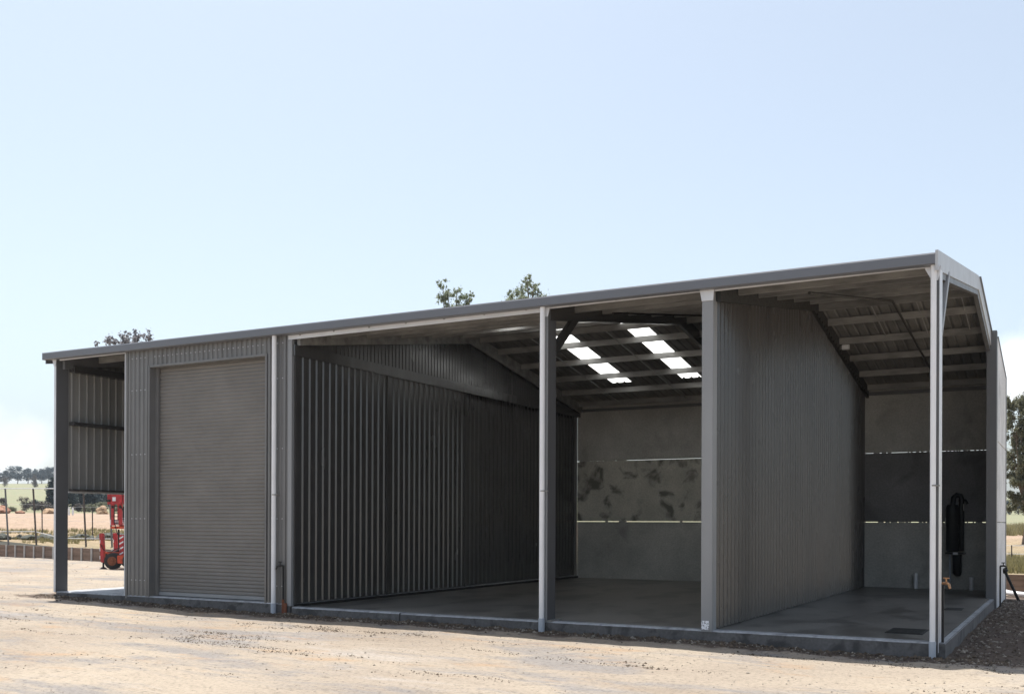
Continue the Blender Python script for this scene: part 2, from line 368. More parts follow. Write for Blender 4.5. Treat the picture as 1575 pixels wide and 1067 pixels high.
def build_terrain():
    ths = []; t = -180.0
    while t < 180: 
        ths.append(t); t += 0.33 if -6 < t < 62 else 4.0
    ths = [R(a) for a in ths] 
    # yard
    vs = []; fs = []; nr = 420; rad = []
    for k in range(nr): rad.append(0.02 + (k / (nr - 1)))
    for a in ths:
        rw = rwall(a)
        rmax = rw if rw else 1500
        for k in range(nr):
            q = k / (nr - 1)
            r = 1.0 + (min(rmax, 60) - 1.0) * q ** 1.15 if rw else 1.0 + 1499 * q ** 3
            if rw and rw > 60: r = 1.0 + (rw - 1) * q ** 2.0
            x, y = CAM.x - math.sin(a) * r, CAM.y + math.cos(a) * r
            vs.append((x, y, gz(x, y)))
    n = len(ths)
    for i in range(n):
        j = (i + 1) % n
        for k in range(nr - 1): fs.append((i * nr + k, j * nr + k, j * nr + k + 1, i * nr + k + 1))
    c = len(vs); vs.append((CAM.x, CAM.y, gz(CAM.x, CAM.y)))
    for i in range(n): fs.append((c, ((i + 1) % n) * nr, i * nr))
    mb = MB(); mb.v = vs; mb.f = [f[::-1] for f in fs]
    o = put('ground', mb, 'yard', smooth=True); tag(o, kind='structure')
    # bank and hills behind the retaining wall
    tb = [a for a in ths if rwall(a)]; nb = 150; vs = []; fs = []
    for a in tb:
        rw = rwall(a) + 0.03
        for k in range(nb):
            r = rw * (1500.0 / rw) ** ((k / (nb - 1)) ** 1.3)
            x, y = CAM.x - math.sin(a) * r, CAM.y + math.cos(a) * r
            vs.append((x, y, bz(x, y)))
    for i in range(len(tb) - 1):
        for k in range(nb - 1): fs.append((i * nb + k, i * nb + k + 1, (i + 1) * nb + k + 1, (i + 1) * nb + k))
    mb = MB(); mb.v = vs; mb.f = fs
    o = put('hills', mb, 'hill', smooth=True); tag(o, kind='structure')
build_terrain()

# ------------------------------------------------------------------ THE SHED
XL, XR, YB, YR = -16.15, 0.0, 11.38, 5.7
ZE, ZR, ZB = 4.70, 5.62, 4.64
def zroof(y): return ZE + (ZR - ZE) * y / YR if y <= YR else ZR + (ZB - ZR) * (y - YR) / (YB - YR)
shed = thing('open_front_shed', 'long grey steel farm shed with open bays, a roller door and concrete rear walls', 'shed', (-8, 0, -0.1))
# slab
s = MB(); s.box(-10.16, 0.0, 0.215, YB + 0.15, -0.35, 0.0); put('floor_slab', s, 'slab', shed)
s = MB(); s.box(-16.2, 0.0, 0.157, 0.213, -0.35, -0.05); put('slab_rebate', s, 'slab_face', shed)
s = MB(); s.box(-16.2, -10.165, 0.215, YB + 0.15, -0.35, 0.06); put('floor_slab', s, 'slab_edge', shed)  # paler concrete than the main floor, to brighten the sunlit strip
def edge_beam(x0, x1, zt, seed):
    mb = MB(); n = int((x1 - x0) / 0.05); P = []
    for i in range(n + 1):
        x = x0 + (x1 - x0) * i / n; a = noise.noise(Vector((x * 2.2, seed, 0))); b = noise.noise(Vector((x * 9, seed, 4)))
        yf = -0.03 + 0.010 * a + 0.006 * b; zz = zt - 0.003 - 0.006 * abs(b)
        P.append([(x, 0.155, -0.35), (x, 0.155, zz), (x, yf + 0.02, zz), (x, yf, zz - 0.02), (x, yf - 0.01 + 0.012 * b, -0.35)])
    m = len(P[0])
    mb.add([p for q in P for p in q], [(i * m + k, i * m + k + 1, (i + 1) * m + k + 1, (i + 1) * m + k) for i in range(n) for k in range(m - 1)] + [tuple(range(m))[::-1], tuple(n * m + k for k in range(m))])
    return mb
for a in ((-7.92, 0.0, 0.008, 1), (-10.16, -7.94, 0.012, 6), (-16.2, -10.19, 0.066, 9)):
    o = put('slab_edge', edge_beam(*a), 'slab_edge', shed); o.data.materials.append(M['slab_face'])
    for p in o.data.polygons:
        if abs(p.normal.z) < 0.3: p.material_index = 1  # upright faces take the darker shade colour
# right-hand slab rim, pale on top with shade painted on its sides
s = MB(); s.box(0.0, 0.09, 0.0, 8.6, -0.4, -0.004); o = put('slab_edge', s, 'slab_edge', shed, bevel=0.01); o.data.materials.append(M['slab_face'])
for p in o.data.polygons:
    if abs(p.normal.z) < 0.3: p.material_index = 1
# floor drain cover
dr = thing('x', 'x', 'x'); bpy.data.objects.remove(dr)
s = MB(); s.box(-0.74, -0.27, 0.85, 1.55, 0.0005, 0.010)
cov = put('drain_cover', s, 'grille', shed)
s = MB()
for k in range(7): s.box(-0.71, -0.30, 0.89 + k * 0.092, 0.93 + k * 0.092, 0.010, 0.018)
put('grate', s, 'grille', cov)
s = MB(); s.box(-0.48, -0.2, 5.3, 5.75, 0.0005, 0.008); put('drain_cover', s, 'grille', shed)

# ---- front cladding with the roller door opening
s = MB()
P1 = 0.115
sheet_wall(s, 'x', -0.0, ribs(-14.2, -13.60, P1, 0.04, 0.016, 0.022), 0.03, 4.68)
sheet_wall(s, 'x', -0.0, ribs(-13.60, -10.74, P1, 0.04, 0.016, 0.022), 4.33, 4.68)
sheet_wall(s, 'x', -0.0, ribs(-10.74, -10.27, P1, 0.04, 0.016, 0.022), 0.03, 4.68)
put('front_wall', s, 'clad', shed)
each('corner_flashing', [(-14.225, -14.175, -0.035, 0.03, 0.0, 4.68), (-13.625, -13.585, -0.034, 0.16, 0.05, 4.34), (-10.765, -10.725, -0.034, 0.16, 0.05, 4.34), (-13.583, -10.767, -0.034, 0.16, 4.30, 4.345), (-10.275, -10.25, -0.036, 0.1, 0.0, 4.68)], 'clad', shed, bevel=0.004)
s = MB(); s.box(-14.245, -14.228, -0.04, 0.02, 0.05, 4.66); put('corner_flashing', s, 'galv_light', shed)
s = MB()
for zz in (0.35, 1.5, 2.7, 3.9, 4.5):
    for x0, x1 in ((-14.2, -13.60), (-10.74, -10.27)) + (((-13.6, -10.74),) if zz > 4.3 else ()):
        x = x0 + P1
        while x < x1 - 0.03: s.box(x - 0.008, x + 0.008, -0.006, 0.001, zz - 0.008, zz + 0.008); x += P1
o = put('screw', s, 'galv_light', shed); o['kind'] = 'stuff'
# roller door
rd = MB(); n = 0; z = 0.14; prof = []
while z < 4.33:
    for dz, o in ((0, 0.0), (0.016, 0.012), (0.044, 0.012), (0.056, 0.0)): prof.append((z + dz, o))
    z += 0.066
vs = []
for z, o in prof: vs += [(-13.60, 0.16 - o, z), (-10.75, 0.16 - o, z)]
rd.add(vs, [(2 * i, 2 * i + 1, 2 * i + 3, 2 * i + 2) for i in range(len(prof) - 1)])
door = put('roller_door', rd, 'door', shed)
s = MB(); s.box(-13.58, -10.77, 0.135, 0.175, 0.075, 0.14); put('bottom_rail', s, 'post', door, bevel=0.004)
each('guide', [(-13.585, -13.51, 0.10, 0.145, 0.07, 4.30), (-10.84, -10.765, 0.10, 0.145, 0.07, 4.30)], 'clad', door, bevel=0.003)
s = MB(); s.box(-13.5, -10.85, 0.3, 0.62, 4.05, 4.4); put('drum', s, 'frame', door)

# ---- left side wall (hangs above open gap) with girts
def side_top(y): return zroof(y) - 0.05
s = MB(); sheet_wall(s, 'y', XL - 0.065, ribs(0.15, YB, 0.18, 0.022, 0.012, 0.026, 0.33), 2.04, side_top)
lw = put('side_wall', s, 'clad_side', shed)
each('girt', [(XL - 0.036, XL + 0.10, 0.25, YB, 3.36, 3.43), (XL - 0.036, XL + 0.08, 0.25, YB, 2.05, 2.09), (XL - 0.036, XL + 0.12, 0.25, YB, 4.42, 4.56)], 'clad_dark', shed)
s = MB(); s.box(XL - 0.075, XL - 0.052, 0.24, YB, 2.015, 2.045); put('wall_flashing', s, 'galv_light', shed)
# store room side + rear steel walls
s = MB(); sheet_wall(s, 'y', -14.19, ribs(0.03, YB, 0.18, 0.03, 0.012, 0.026), 0.06, side_top, -1); put('store_wall', s, 'clad', shed)
s = MB(); sheet_wall(s, 'x', YB, ribs(-14.2, -10.2, 0.18, 0.03, 0.012, 0.026), 0.06, 4.6); put('rear_wall', s, 'clad', shed)

# ---- sliding doors along the inner left wall
XI = -10.15
for (y0, y1, dx) in ((0.03, 2.70, 0.02), (2.72, 5.60, 0.0)):
    s = MB(); sheet_wall(s, 'y', XI + dx - 0.02, ribs(y0, y1, 0.181, 0.012, 0.020, 0.026, y0 + 0.2), 0.07, 4.27)
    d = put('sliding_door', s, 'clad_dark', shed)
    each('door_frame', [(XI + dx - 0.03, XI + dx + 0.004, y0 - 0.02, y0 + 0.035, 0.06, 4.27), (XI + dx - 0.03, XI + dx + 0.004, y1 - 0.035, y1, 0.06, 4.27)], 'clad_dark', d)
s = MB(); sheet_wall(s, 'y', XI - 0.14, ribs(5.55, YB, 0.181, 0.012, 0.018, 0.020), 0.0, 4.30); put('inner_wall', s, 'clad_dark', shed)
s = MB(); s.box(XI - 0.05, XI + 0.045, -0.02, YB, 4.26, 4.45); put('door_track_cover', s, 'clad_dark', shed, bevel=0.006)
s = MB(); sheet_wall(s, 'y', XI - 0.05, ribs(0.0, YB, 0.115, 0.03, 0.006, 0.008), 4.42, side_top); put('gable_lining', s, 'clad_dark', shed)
s = MB(); s.box(-10.245, -10.155, -0.045, 0.02, 0.02, 4.53); put('end_trim', s, 'post', shed, bevel=0.004)
s = MB(); s.box(XI - 0.10, XI - 0.01, 0.05, YB, 0.0, 0.045); put('floor_track', s, 'grille', shed)

# ---- partition wall between the two open bays
s = MB(); sheet_wall(s, 'y', -2.825, ribs(0.1, YB, 0.18, 0.02, 0.028, 0.034, 0.2), 0.01, lambda y: zroof(y) - 0.03); put('partition_wall', s, 'clad_part', shed)
s = MB(); sheet_wall(s, 'y', -2.945, ribs(0.1, YB, 0.18, 0.07, 0.03, 0.028, 0.2), 0.01, lambda y: zroof(y) - 0.03, -1); put('partition_wall', s, 'clad_part', shed)

# ---- columns
def column(x0, x1, y0, y1, z0, z1, mat, bev=0.006, parent=None):
    s = MB(); s.box(x0, x1, y0, y1, z0, z1); return put('column', s, mat, shed, bevel=bev)
c1 = column(-16.25, -16.20, -0.04, 0.24, 0.04, 4.62, 'frame')
s = MB(); s.box(-16.253, -16.198, -0.048, -0.041, 0.05, 4.6); put('lit_column_face', s, 'galv_light', c1)  # lighter plate paints the lit front against the shaded side
c2 = column(-5.355, -5.305, -0.03, 0.24, 0.0, 4.62, 'frame')
s = MB(); s.box(-5.357, -5.303, -0.038, -0.031, 0.0, 4.6); put('lit_column_face', s, 'post', c2)  # front plate coloured lighter as the lit face of the column
s = MB(); s.box(-5.45, -5.23, -0.03, 0.30, 0.0005, 0.02); put('base_plate', s, 'galv', c2)
c3 = column(-2.965, -2.805, -0.05, 0.12, -0.02, 4.60, 'post')
s = MB(); s.box(-2.955, -2.85, -0.056, -0.051, 0.01, 0.13); put('label_sticker', s, 'label', c3, label='torn white paper label')
c4 = column(-0.05, 0.012, -0.03, 0.26, -0.15, 4.58, 'frame')
s = MB(); s.box(0.013, 0.018, -0.028, 0.255, -0.12, 4.56); put('lit_column_face', s, 'galv_light', c4)  # bright plate paints sky and yard light onto the outer side
def bracket(x0, x1, ya, zt, w=0.05, par=None):
    s = MB(); s.prism_y([(x0, zt - 0.17), (x1, zt - 0.17), (x1 + w * 0.35, zt - 0.02), (x1 + w * 0.35, zt), (x0 - w * 0.8, zt), (x0 - w * 0.8, zt - 0.02)], ya, ya + 0.012)
    return put('bracket', s, 'galv_light', par, bevel=0.002)
bracket(-2.965, -2.805, -0.064, 4.61, 0.035, c3)
bracket(-5.355, -5.30, -0.052, 4.63, 0.10, c2)
bracket(-0.07, 0.0, -0.046, 4.57, 0.10, c4)
bracket(-16.25, -16.20, -0.062, 4.68, 0.07, c1)
# right rear column at the start of the concrete side wall
s = MB(); s.box(-0.07, 0.115, 8.66, 8.86, -0.25, 5.24); put('column', s, 'frame', shed, bevel=0.006)
# hidden-frame columns along the inner lines
for xx in (-10.2,):
    s = MB(); s.box(xx - 0.04, xx + 0.03, 0.03, 0.25, 0.0, 4.6); put('column', s, 'frame', shed)
s = MB(); s.box(-5.375, -5.305, YB - 0.24, YB - 0.01, 0.0, 4.5); 
# ---- rafters
def rafter(x, w=0.07, d=0.22, mat='frame', o=0.045):
    s = MB()
    for ya, yb in ((0.0, YR), (YR, YB)):
        za, zb = zroof(ya) - o - 0.16, zroof(yb) - o - 0.16
        s.hexa([(x - w / 2, ya, za - d), (x + w / 2, ya, za - d), (x + w / 2, ya, za), (x - w / 2, ya, za)],
               [(x - w / 2, yb, zb - d), (x + w / 2, yb, zb - d), (x + w / 2, yb, zb), (x - w / 2, yb, zb)])
    return put('rafter', s, mat, shed)
def rafter_up(x, w, d, mat):     # rafter set level with the purlins
    s = MB()
    for ya, yb in ((0.05, YR), (YR, YB)):
        za, zb = zroof(ya) - 0.03, zroof(yb) - 0.03
        s.hexa([(x - w / 2, ya, za - d), (x + w / 2, ya, za - d), (x + w / 2, ya, za), (x - w / 2, ya, za)],
               [(x - w / 2, yb, zb - d), (x + w / 2, yb, zb - d), (x + w / 2, yb, zb), (x - w / 2, yb, zb)])
    return put('rafter', s, mat, shed)
rafter_up(-16.10, 0.07, 0.22, 'frame')
rafter_up(-10.09, 0.07, 0.24, 'galv')
r5 = rafter_up(-5.34, 0.08, 0.26, 'clad_dark')
r3 = rafter_up(-2.765, 0.06, 0.24, 'grille')
r0 = rafter_up(-0.04, 0.07, 0.23, 'frame')
# gusset bolts on the partition rafter
s = MB()
for k in range(26):
    y = 5.9 + k * 0.21; each('cleat', [(-2.734, -2.715, y, y + 0.05, zroof(y) - 0.30, zroof(y) - 0.25)], 'grille', r3)
# knee braces
s = MB(); s.bar((-5.34, 0.20, 3.98), (-5.34, 1.12, 4.74), 0.07, 0.13); put('knee_brace', s, 'clad_dark', shed)
s = MB(); s.bar((-0.01, 0.24, 3.80), (-0.01, 1.05, 4.70), 0.06, 0.09); put('knee_brace', s, 'post', shed)
# ---- purlins (C sections)
FRONT_P = [0.85, 1.9, 3.0, 4.1, 5.3]
REAR_P = [6.02, 6.82, 7.92, 9.02, 10.12, 11.15]
BAYS = [(-16.13, -14.2), (-14.2, -10.14), (-10.05, -5.385), (-5.295, -2.95), (-2.73, -0.08)]
def purlin(x0, x1, y, slope):
    zt = zroof(y) - 0.032; d = 0.125; f = 0.05; t = 0.006
    s = MB(); s.box(x0, x1, y, y + t, zt - d, zt)                  # web
    s.box(x0, x1, y + t, y + f, zt - d, zt - d + t); s.box(x0, x1, y + f - t, y + f, zt - d + t, zt - d + 0.02)
    s.box(x0, x1, y + t, y + f, zt - t - 0.012, zt - 0.012); return s
for x0, x1 in BAYS[2:] + [BAYS[0]]:
    for y in FRONT_P + REAR_P:
        put('purlin', purlin(x0, x1, y, 0), 'galv', shed)
# ridge flashing soffit strip
# ---- bridging straps and rod braces
s = MB()
def strap(xa, ya, xb, yb, w=0.018, drop=0.21):
    s.bar((xa, ya, zroof(ya) - drop), (xb, yb, zroof(yb) - drop), w, 0.012)
for x in (-0.30, -1.05, -1.82):
    for a, b in ((6.1, 6.8), (6.9, 7.85)): s = MB(); strap(x, a, x, b, 0.016, 0.10); put('bridging_strap', s, 'galv', shed)
for x in (-7.08, -8.85):
    for a, b in zip(REAR_P, REAR_P[1:]): s = MB(); strap(x, a + 0.06, x, b, 0.018, 0.12); put('bridging_strap', s, 'galv', shed)
s = MB(); s.tube([(-1.75, 0.9, zroof(0.9) - 0.23), (-1.38, YR, ZR - 0.23), (-1.15, 10.9, zroof(10.9) - 0.23)], 0.022, 8); put('brace_rod', s, 'grille', shed)
s = MB(); s.tube([(-4.85, 1.3, zroof(1.3) - 0.20), (-4.45, YR - 0.3, zroof(5.4) - 0.21)], 0.016, 8); put('brace_rod', s, 'grille', shed)
# small floodlight on the partition rafter
s = MB(); s.box(-2.70, -2.55, 8.0, 8.07, 4.98, 5.08); fl = put('floodlight', s, 'trim', shed, bevel=0.01)
s = MB(); s.box(-2.735, -2.70, 8.02, 8.06, 5.0, 5.06); put('arm', s, 'galv', fl)
s = MB(); s.box(-2.69, -2.56, 7.993, 8.0, 4.99, 5.07); put('lens', s, 'white', fl)

# ---- roof sheets with translucent strips
SKY = [(-8.53, -8.03), (-6.74, -6.26)]
SKY_F = (3.5, 4.9); SKY_R = (5.95, 9.86)
def roofprof(x0, x1):
    k0 = math.ceil((x0 + 20) / 0.19); return ribs(x0, x1, 0.19, 0.03, 0.018, 0.028, k0 * 0.19 - 20)
def roof_patch(mb, x0, x1, y0, y1, lift=0.0):
    pr = roofprof(x0, x1); vs = []
    for x, o in pr: vs += [(x, y0, zroof(y0) + o + lift), (x, y1, zroof(y1) + o + lift)]
    mb.add(vs, [(2 * i, 2 * i + 2, 2 * i + 3, 2 * i + 1) for i in range(len(pr) - 1)])
xs = [XL - 0.28] + [v for a in SKY for v in a] + [-0.03]
s = MB()
for i in range(0, len(xs) - 1):
    a, b = xs[i], xs[i + 1]
    if i % 2 == 0: roof_patch(s, a, b, -0.1, YR); roof_patch(s, a, b, YR, YB + 0.2)
    else:
        roof_patch(s, a, b, -0.1, SKY_F[0]); roof_patch(s, a, b, SKY_F[1], YR)
        roof_patch(s, a, b, YR, SKY_R[0]); roof_patch(s, a, b, SKY_R[1], YB + 0.2)
roof = put('roof', s, 'roof', shed)
for a, b in SKY:
    for (y0, y1) in (SKY_F, SKY_R):
        s = MB(); roof_patch(s, a - 0.02, b + 0.02, y0 - 0.02, y1 + 0.02, 0.006); put('skylight', s, 'skylight', roof)
s = MB(); s.add([(XL - 0.28, YR - 0.2, ZR + 0.01), (-0.03, YR - 0.2, ZR + 0.01), (-0.03, YR, ZR + 0.045), (XL - 0.28, YR, ZR + 0.045), (-0.03, YR + 0.2, ZR + 0.01), (XL - 0.28, YR + 0.2, ZR + 0.01)], [(0, 1, 2, 3), (3, 2, 4, 5)])
put('ridge_cap', s, 'gutter', roof)
# gutter: rolled section, a touch higher at the left end
s = MB(); GX = [-16.46, -0.02]; GZ = [4.775, 4.712]
sec = [(-0.02, 0.0), (-0.02, -0.14), (-0.15, -0.14), (-0.165, -0.13), (-0.165, -0.02), (-0.155, 0.0), (-0.145, 0.0), (-0.148, -0.12), (-0.035, -0.12), (-0.035, 0.0)]
n = len(sec); vs = []
for x, zt in zip(GX, GZ): vs += [(x, y, zt + z) for y, z in sec]
s.add(vs, [(k, (k + 1) % n, n + (k + 1) % n, n + k) for k in range(n)] + [tuple(range(n))[::-1], tuple(n + k for k in range(n))])
gut = put('gutter', s, 'gutter', shed)
s = MB(); s.box(-16.462, -16.456, -0.165, -0.02, 4.635, 4.775); put('end_cap', s, 'gutter', gut)
# eave channel and clips
s = MB(); s.box(-10.25, -5.38, -0.03, -0.012, 4.535, 4.605); ch = put('eave_channel', s, 'galv_light', shed)
each('eave_channel', [(-5.30, -2.97, -0.03, -0.01, 4.575, 4.595), (-2.80, -0.06, -0.03, -0.01, 4.565, 4.585), (-16.12, -14.22, -0.03, -0.01, 4.615, 4.64)], 'galv_light', shed)
each('eave_purlin', [(-10.25, -0.06, 0.0, 0.02, 4.60, 4.69), (-16.12, -14.22, 0.0, 0.02, 4.63, 4.7)], 'galv', shed)
x = -10.0
while x < -0.2:
    if abs(x + 5.34) > 0.15 and abs(x + 2.88) > 0.2: each('gutter_clip', [(x, x + 0.025, -0.045, -0.031, 4.585, 4.625)], 'galv', gut)
    x += 0.72
# barge on the right gable
s = MB()
def barge(xa, xb, lift, drop, y0, y1):
    s.hexa([(xa, y0, zroof(y0) + lift - drop), (xb, y0, zroof(y0) + lift - drop), (xb, y0, zroof(y0) + lift), (xa, y0, zroof(y0) + lift)],
           [(xa, y1, zroof(y1) + lift - drop), (xb, y1, zroof(y1) + lift - drop), (xb, y1, zroof(y1) + lift), (xa, y1, zroof(y1) + lift)])
barge(-0.02, 0.012, 0.065, 0.245, -0.165, YR); barge(-0.02, 0.012, 0.065, 0.22, YR, 8.66)
put('barge_board', s, 'trim', shed)
s = MB(); 
for y0, y1 in ((YR + 0.1, 8.64),):
    s.hexa([(0.013, y0, zroof(y0) + 0.07), (0.045, y0, zroof(y0) + 0.07), (0.045, y0, zroof(y0) + 0.085), (0.013, y0, zroof(y0) + 0.085)],
           [(0.013, y1, zroof(y1) + 0.07), (0.045, y1, zroof(y1) + 0.07), (0.045, y1, zroof(y1) + 0.085), (0.013, y1, zroof(y1) + 0.085)])
put('barge_cap', s, 'gutter', shed)
s = MB(); s.box(XL - 0.30, XL - 0.275, -0.1, YR, 4.6, 4.65)
s = MB()
for y0, y1 in ((-0.1, YR), (YR, YB + 0.2)):
    s.hexa([(XL - 0.30, y0, zroof(y0) - 0.12), (XL - 0.275, y0, zroof(y0) - 0.12), (XL - 0.275, y0, zroof(y0) + 0.03), (XL - 0.30, y0, zroof(y0) + 0.03)],
           [(XL - 0.30, y1, zroof(y1) - 0.12), (XL - 0.275, y1, zroof(y1) - 0.12), (XL - 0.275, y1, zroof(y1) + 0.03), (XL - 0.30, y1, zroof(y1) + 0.03)])
put('barge_board', s, 'gutter', shed)

# ---- downpipes
def downpipe(x, y, zt, zb, r=0.04, lean=0.0):
    s = MB(); s.tube([(x + lean, y, zt), (x, y, zb + 0.17)], r, 20)
    o = put('downpipe', s, 'pvc', shed, smooth=True)
    s = MB(); s.tube([(x, y, zb + 0.19), (x, y, zb - 0.05)], r + 0.007, 20); put('collar', s, 'pvc_grey', o, smooth=True)
    s = MB()
    for z in (1.9,): s.tube([(x + 0.01, y, z), (x + 0.01, y, z + 0.018)], r + 0.004, 20)
    s.box(x + 0.04, x + 0.075, y, y + 0.06, 1.9, 1.918)
    put('strap', s, 'galv', o); return o
downpipe(-10.51, -0.085, 4.64, -0.13)
downpipe(-5.368, -0.085, 4.61, -0.14)
downpipe(-0.046, -0.085, 4.575, -0.17, 0.034)

# ---- rear concrete wall: three rows of panels with daylight gaps
rows = [(-0.1, 1.488, 'panel'), (1.505, 3.085, 'panel_stained'), (3.103, 4.575, 'panel')]
for z0, z1, mt in rows:
    for xa, xb in ((-10.2, -5.36), (-5.345, -2.9), (-2.89, 0.115)):
        mm = mt if xb < -3 or mt == 'panel' else 'panel_stained'
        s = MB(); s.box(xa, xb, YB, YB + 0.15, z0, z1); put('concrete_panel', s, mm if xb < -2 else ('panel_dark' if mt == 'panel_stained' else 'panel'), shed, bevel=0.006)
rng = random.Random(3); s = MB()
for zj in (1.496, 3.094):
    for x in (-8.95, -5.35, -2.9, -0.02): each('packer', [(x - 0.05, x + 0.05, YB + 0.02, YB + 0.12, zj - 0.0095, zj + 0.0095)], 'panel', shed)
    x = -10.15
    while x < -0.2:
        l = rng.uniform(0.02, 0.09)
        if (x < -8.9 and zj > 2) or (x > -2.8 and rng.random() < 0.75) or rng.random() < 0.12: each('packer', [(x, x + l, YB + 0.03, YB + 0.12, zj - 0.0095, zj + 0.0095)], 'panel', shed)
        x += rng.uniform(0.05, 0.14)
each('rear_tie', [(-10.05, -5.385, YB - 0.07, YB - 0.01, 4.40, 4.47), (-5.295, -2.95, YB - 0.07, YB - 0.01, 4.40, 4.47), (-2.73, -0.08, YB - 0.07, YB - 0.01, 4.42, 4.50)], 'frame', shed)
# rear posts holding the panels, seen as dark strips outside
for x in (-8.95, -5.35, -2.9):
    s = MB(); s.box(x - 0.05, x + 0.05, YB + 0.155, YB + 0.30, -0.2, 4.5); put('rear_post', s, 'frame', shed)
# ---- right concrete side wall
def ctop(y): return lerp_tab(y, [(8.86, 5.12), (11.55, 4.66)])
s = MB()
for z0, z1 in ((-0.3, 1.488), (1.500, 3.08), (3.092, None)):
    s = MB(); a, b = 8.87, 11.54
    s.hexa([(-0.03, a, z0), (0.12, a, z0), (0.12, b, z0), (-0.03, b, z0)], [(-0.03, a, z1 or ctop(a)), (0.12, a, z1 or ctop(a)), (0.12, b, z1 or ctop(b)), (-0.03, b, z1 or ctop(b))])
    put('side_panel', s, 'panel_pale', shed, bevel=0.008)
s = MB(); a, b = 8.87, 11.6
s.hexa([(-0.05, a, ctop(a) + 0.002), (0.135, a, ctop(a) + 0.002), (0.135, b, ctop(b) + 0.002), (-0.05, b, ctop(b) + 0.002)], [(-0.05, a, ctop(a) + 0.03), (0.135, a, ctop(a) + 0.03), (0.135, b, ctop(b) + 0.03), (-0.05, b, ctop(b) + 0.03)])
put('wall_cap', s, 'gutter', shed)
s = MB(); s.box(0.05, 0.135, 11.543, 11.62, -0.2, 4.66); put('corner_post', s, 'post', shed)

# ---- taps and their standpipes
def tap(x, y, z, zb, dirx, mat_pipe, lab, facing=(1, 0)):
    s = MB(); s.tube([(x, y, zb), (x, y, z)], 0.017, 10); p = put('tap_pipe', s, mat_pipe, shed, smooth=True)
    s = MB(); fx, fy = facing
    s.tube([(x, y, z), (x + fx * 0.07, y + fy * 0.07, z + 0.005), (x + fx * 0.11, y + fy * 0.11, z - 0.01), (x + fx * 0.13, y + fy * 0.13, z - 0.06)], [0.018, 0.02, 0.018, 0.014], 10)
    s.tube([(x + fx * 0.06, y + fy * 0.06, z), (x + fx * 0.06, y + fy * 0.06, z + 0.06)], 0.010, 8)
    s.tube([(x + fx * 0.06 - 0.035, y + fy * 0.06, z + 0.065), (x + fx * 0.06 + 0.035, y + fy * 0.06, z + 0.065)], 0.009, 8)
    put('tap', s, 'brass' if lab else 'grille', p, smooth=True)
tap(0.05, 0.10, 0.72, -0.2, 1, 'dark', True, (0.7, -0.7))
tap(-10.315, -0.06, 0.70, 0.12, 1, 'dark', False, (-0.9, -0.35))
s = MB(); s.tube([(-10.318, -0.06, -0.16), (-10.318, -0.06, 0.13)], 0.024, 10); s.tube([(-10.26, -0.07, -0.16), (-10.26, -0.07, 0.07)], 0.03, 10); put('pipe_sleeve', s, 'rust', shed)
tap(0.16, 9.15, 0.62, -0.25, 1, 'dark', False, (0.9, 0.3))

# ---- black unit and pipe stubs on the rear wall of the right bay
unit = thing('water_heater', 'tall black cylinder unit with elbow on top, on the rear wall of the right bay', 'water heater', (-0.87, 11.2, 0.25))
s = MB(); s.tube([(-0.92, 11.2, 0.84), (-0.92, 11.2, 0.88), (-0.92, 11.2, 1.82), (-0.92, 11.2, 1.88)], [0.11, 0.135, 0.135, 0.11], 20); put('tank', s, 'dark', unit, smooth=True)
s = MB(); s.tube([(-0.74, 11.24, 0.86), (-0.74, 11.24, 2.0), (-0.76, 11.24, 2.08), (-0.84, 11.24, 2.1), (-0.90, 11.22, 2.04), (-0.92, 11.2, 1.86)], 0.055, 14); s.tube([(-0.80, 11.24, 1.98), (-0.66, 11.24, 1.98), (-0.62, 11.24, 1.9)], 0.03, 10); put('flue', s, 'dark', unit, smooth=True)
s = MB(); s.box(-1.06, -0.66, 11.1, 11.37, 0.79, 0.825); put('shelf', s, 'dark', unit)
s = MB(); s.box(-0.90, -0.80, 11.09, 11.16, 0.78, 0.83); put('bracket', s, 'white', unit, bevel=0.004)
s = MB(); s.tube([(-0.83, 11.25, 0.78), (-0.83, 11.25, 0.38), (-0.81, 11.25, 0.30)], [0.095, 0.095, 0.04], 16); put('lower_canister', s, 'dark', unit, smooth=True)
s = MB(); s.box(-1.075, -1.055, 11.15, 11.2, 1.42, 1.6); s.box(-0.70, -0.685, 11.16, 11.2, 1.75, 1.9); put('latch', s, 'galv', unit)
s = MB(); s.tube([(-0.98, 11.28, 0.0), (-0.98, 11.28, 0.79)], 0.02, 10); o = put('water_pipe', s, 'pvc_grey', unit, smooth=True)
for x, h in ((-1.685, 0.33), (-0.535, 0.28)):
    s = MB(); s.tube([(x, 11.22, 0.0), (x, 11.22, h)], 0.045, 14); s.tube([(x, 11.22, h - 0.05), (x, 11.22, h + 0.012)], 0.051, 14)
    put('pipe_stub', s, 'pvc', shed, smooth=True)

# ------------------------------------------------------------------ yard clutter on the right
s = MB(); s.tube([(0.155, 10.75, 0.46), (0.42, 10.9, -0.18)], 0.03, 10); s.tube([(0.135, 10.74, 0.50), (0.175, 10.76, 0.44)], 0.06, 12)
o = put('wall_prop', s, 'dark', None, smooth=True); tag(o, 'short black steel prop leaning against the pale concrete side wall', 'prop')
s = MB(); pts = [(-0.2, 13.2, -0.06), (0.15, 12.6, -0.12), (0.5, 12.3, -0.13), (1.3, 12.2, -0.14), (2.4, 12.4, -0.12)]
s.tube(pts, 0.06, 14); o = put('white_pipe', s, 'pvc', None, smooth=True); tag(o, 'white plastic pipe lying on the ground behind the concrete side wall', 'pipe')

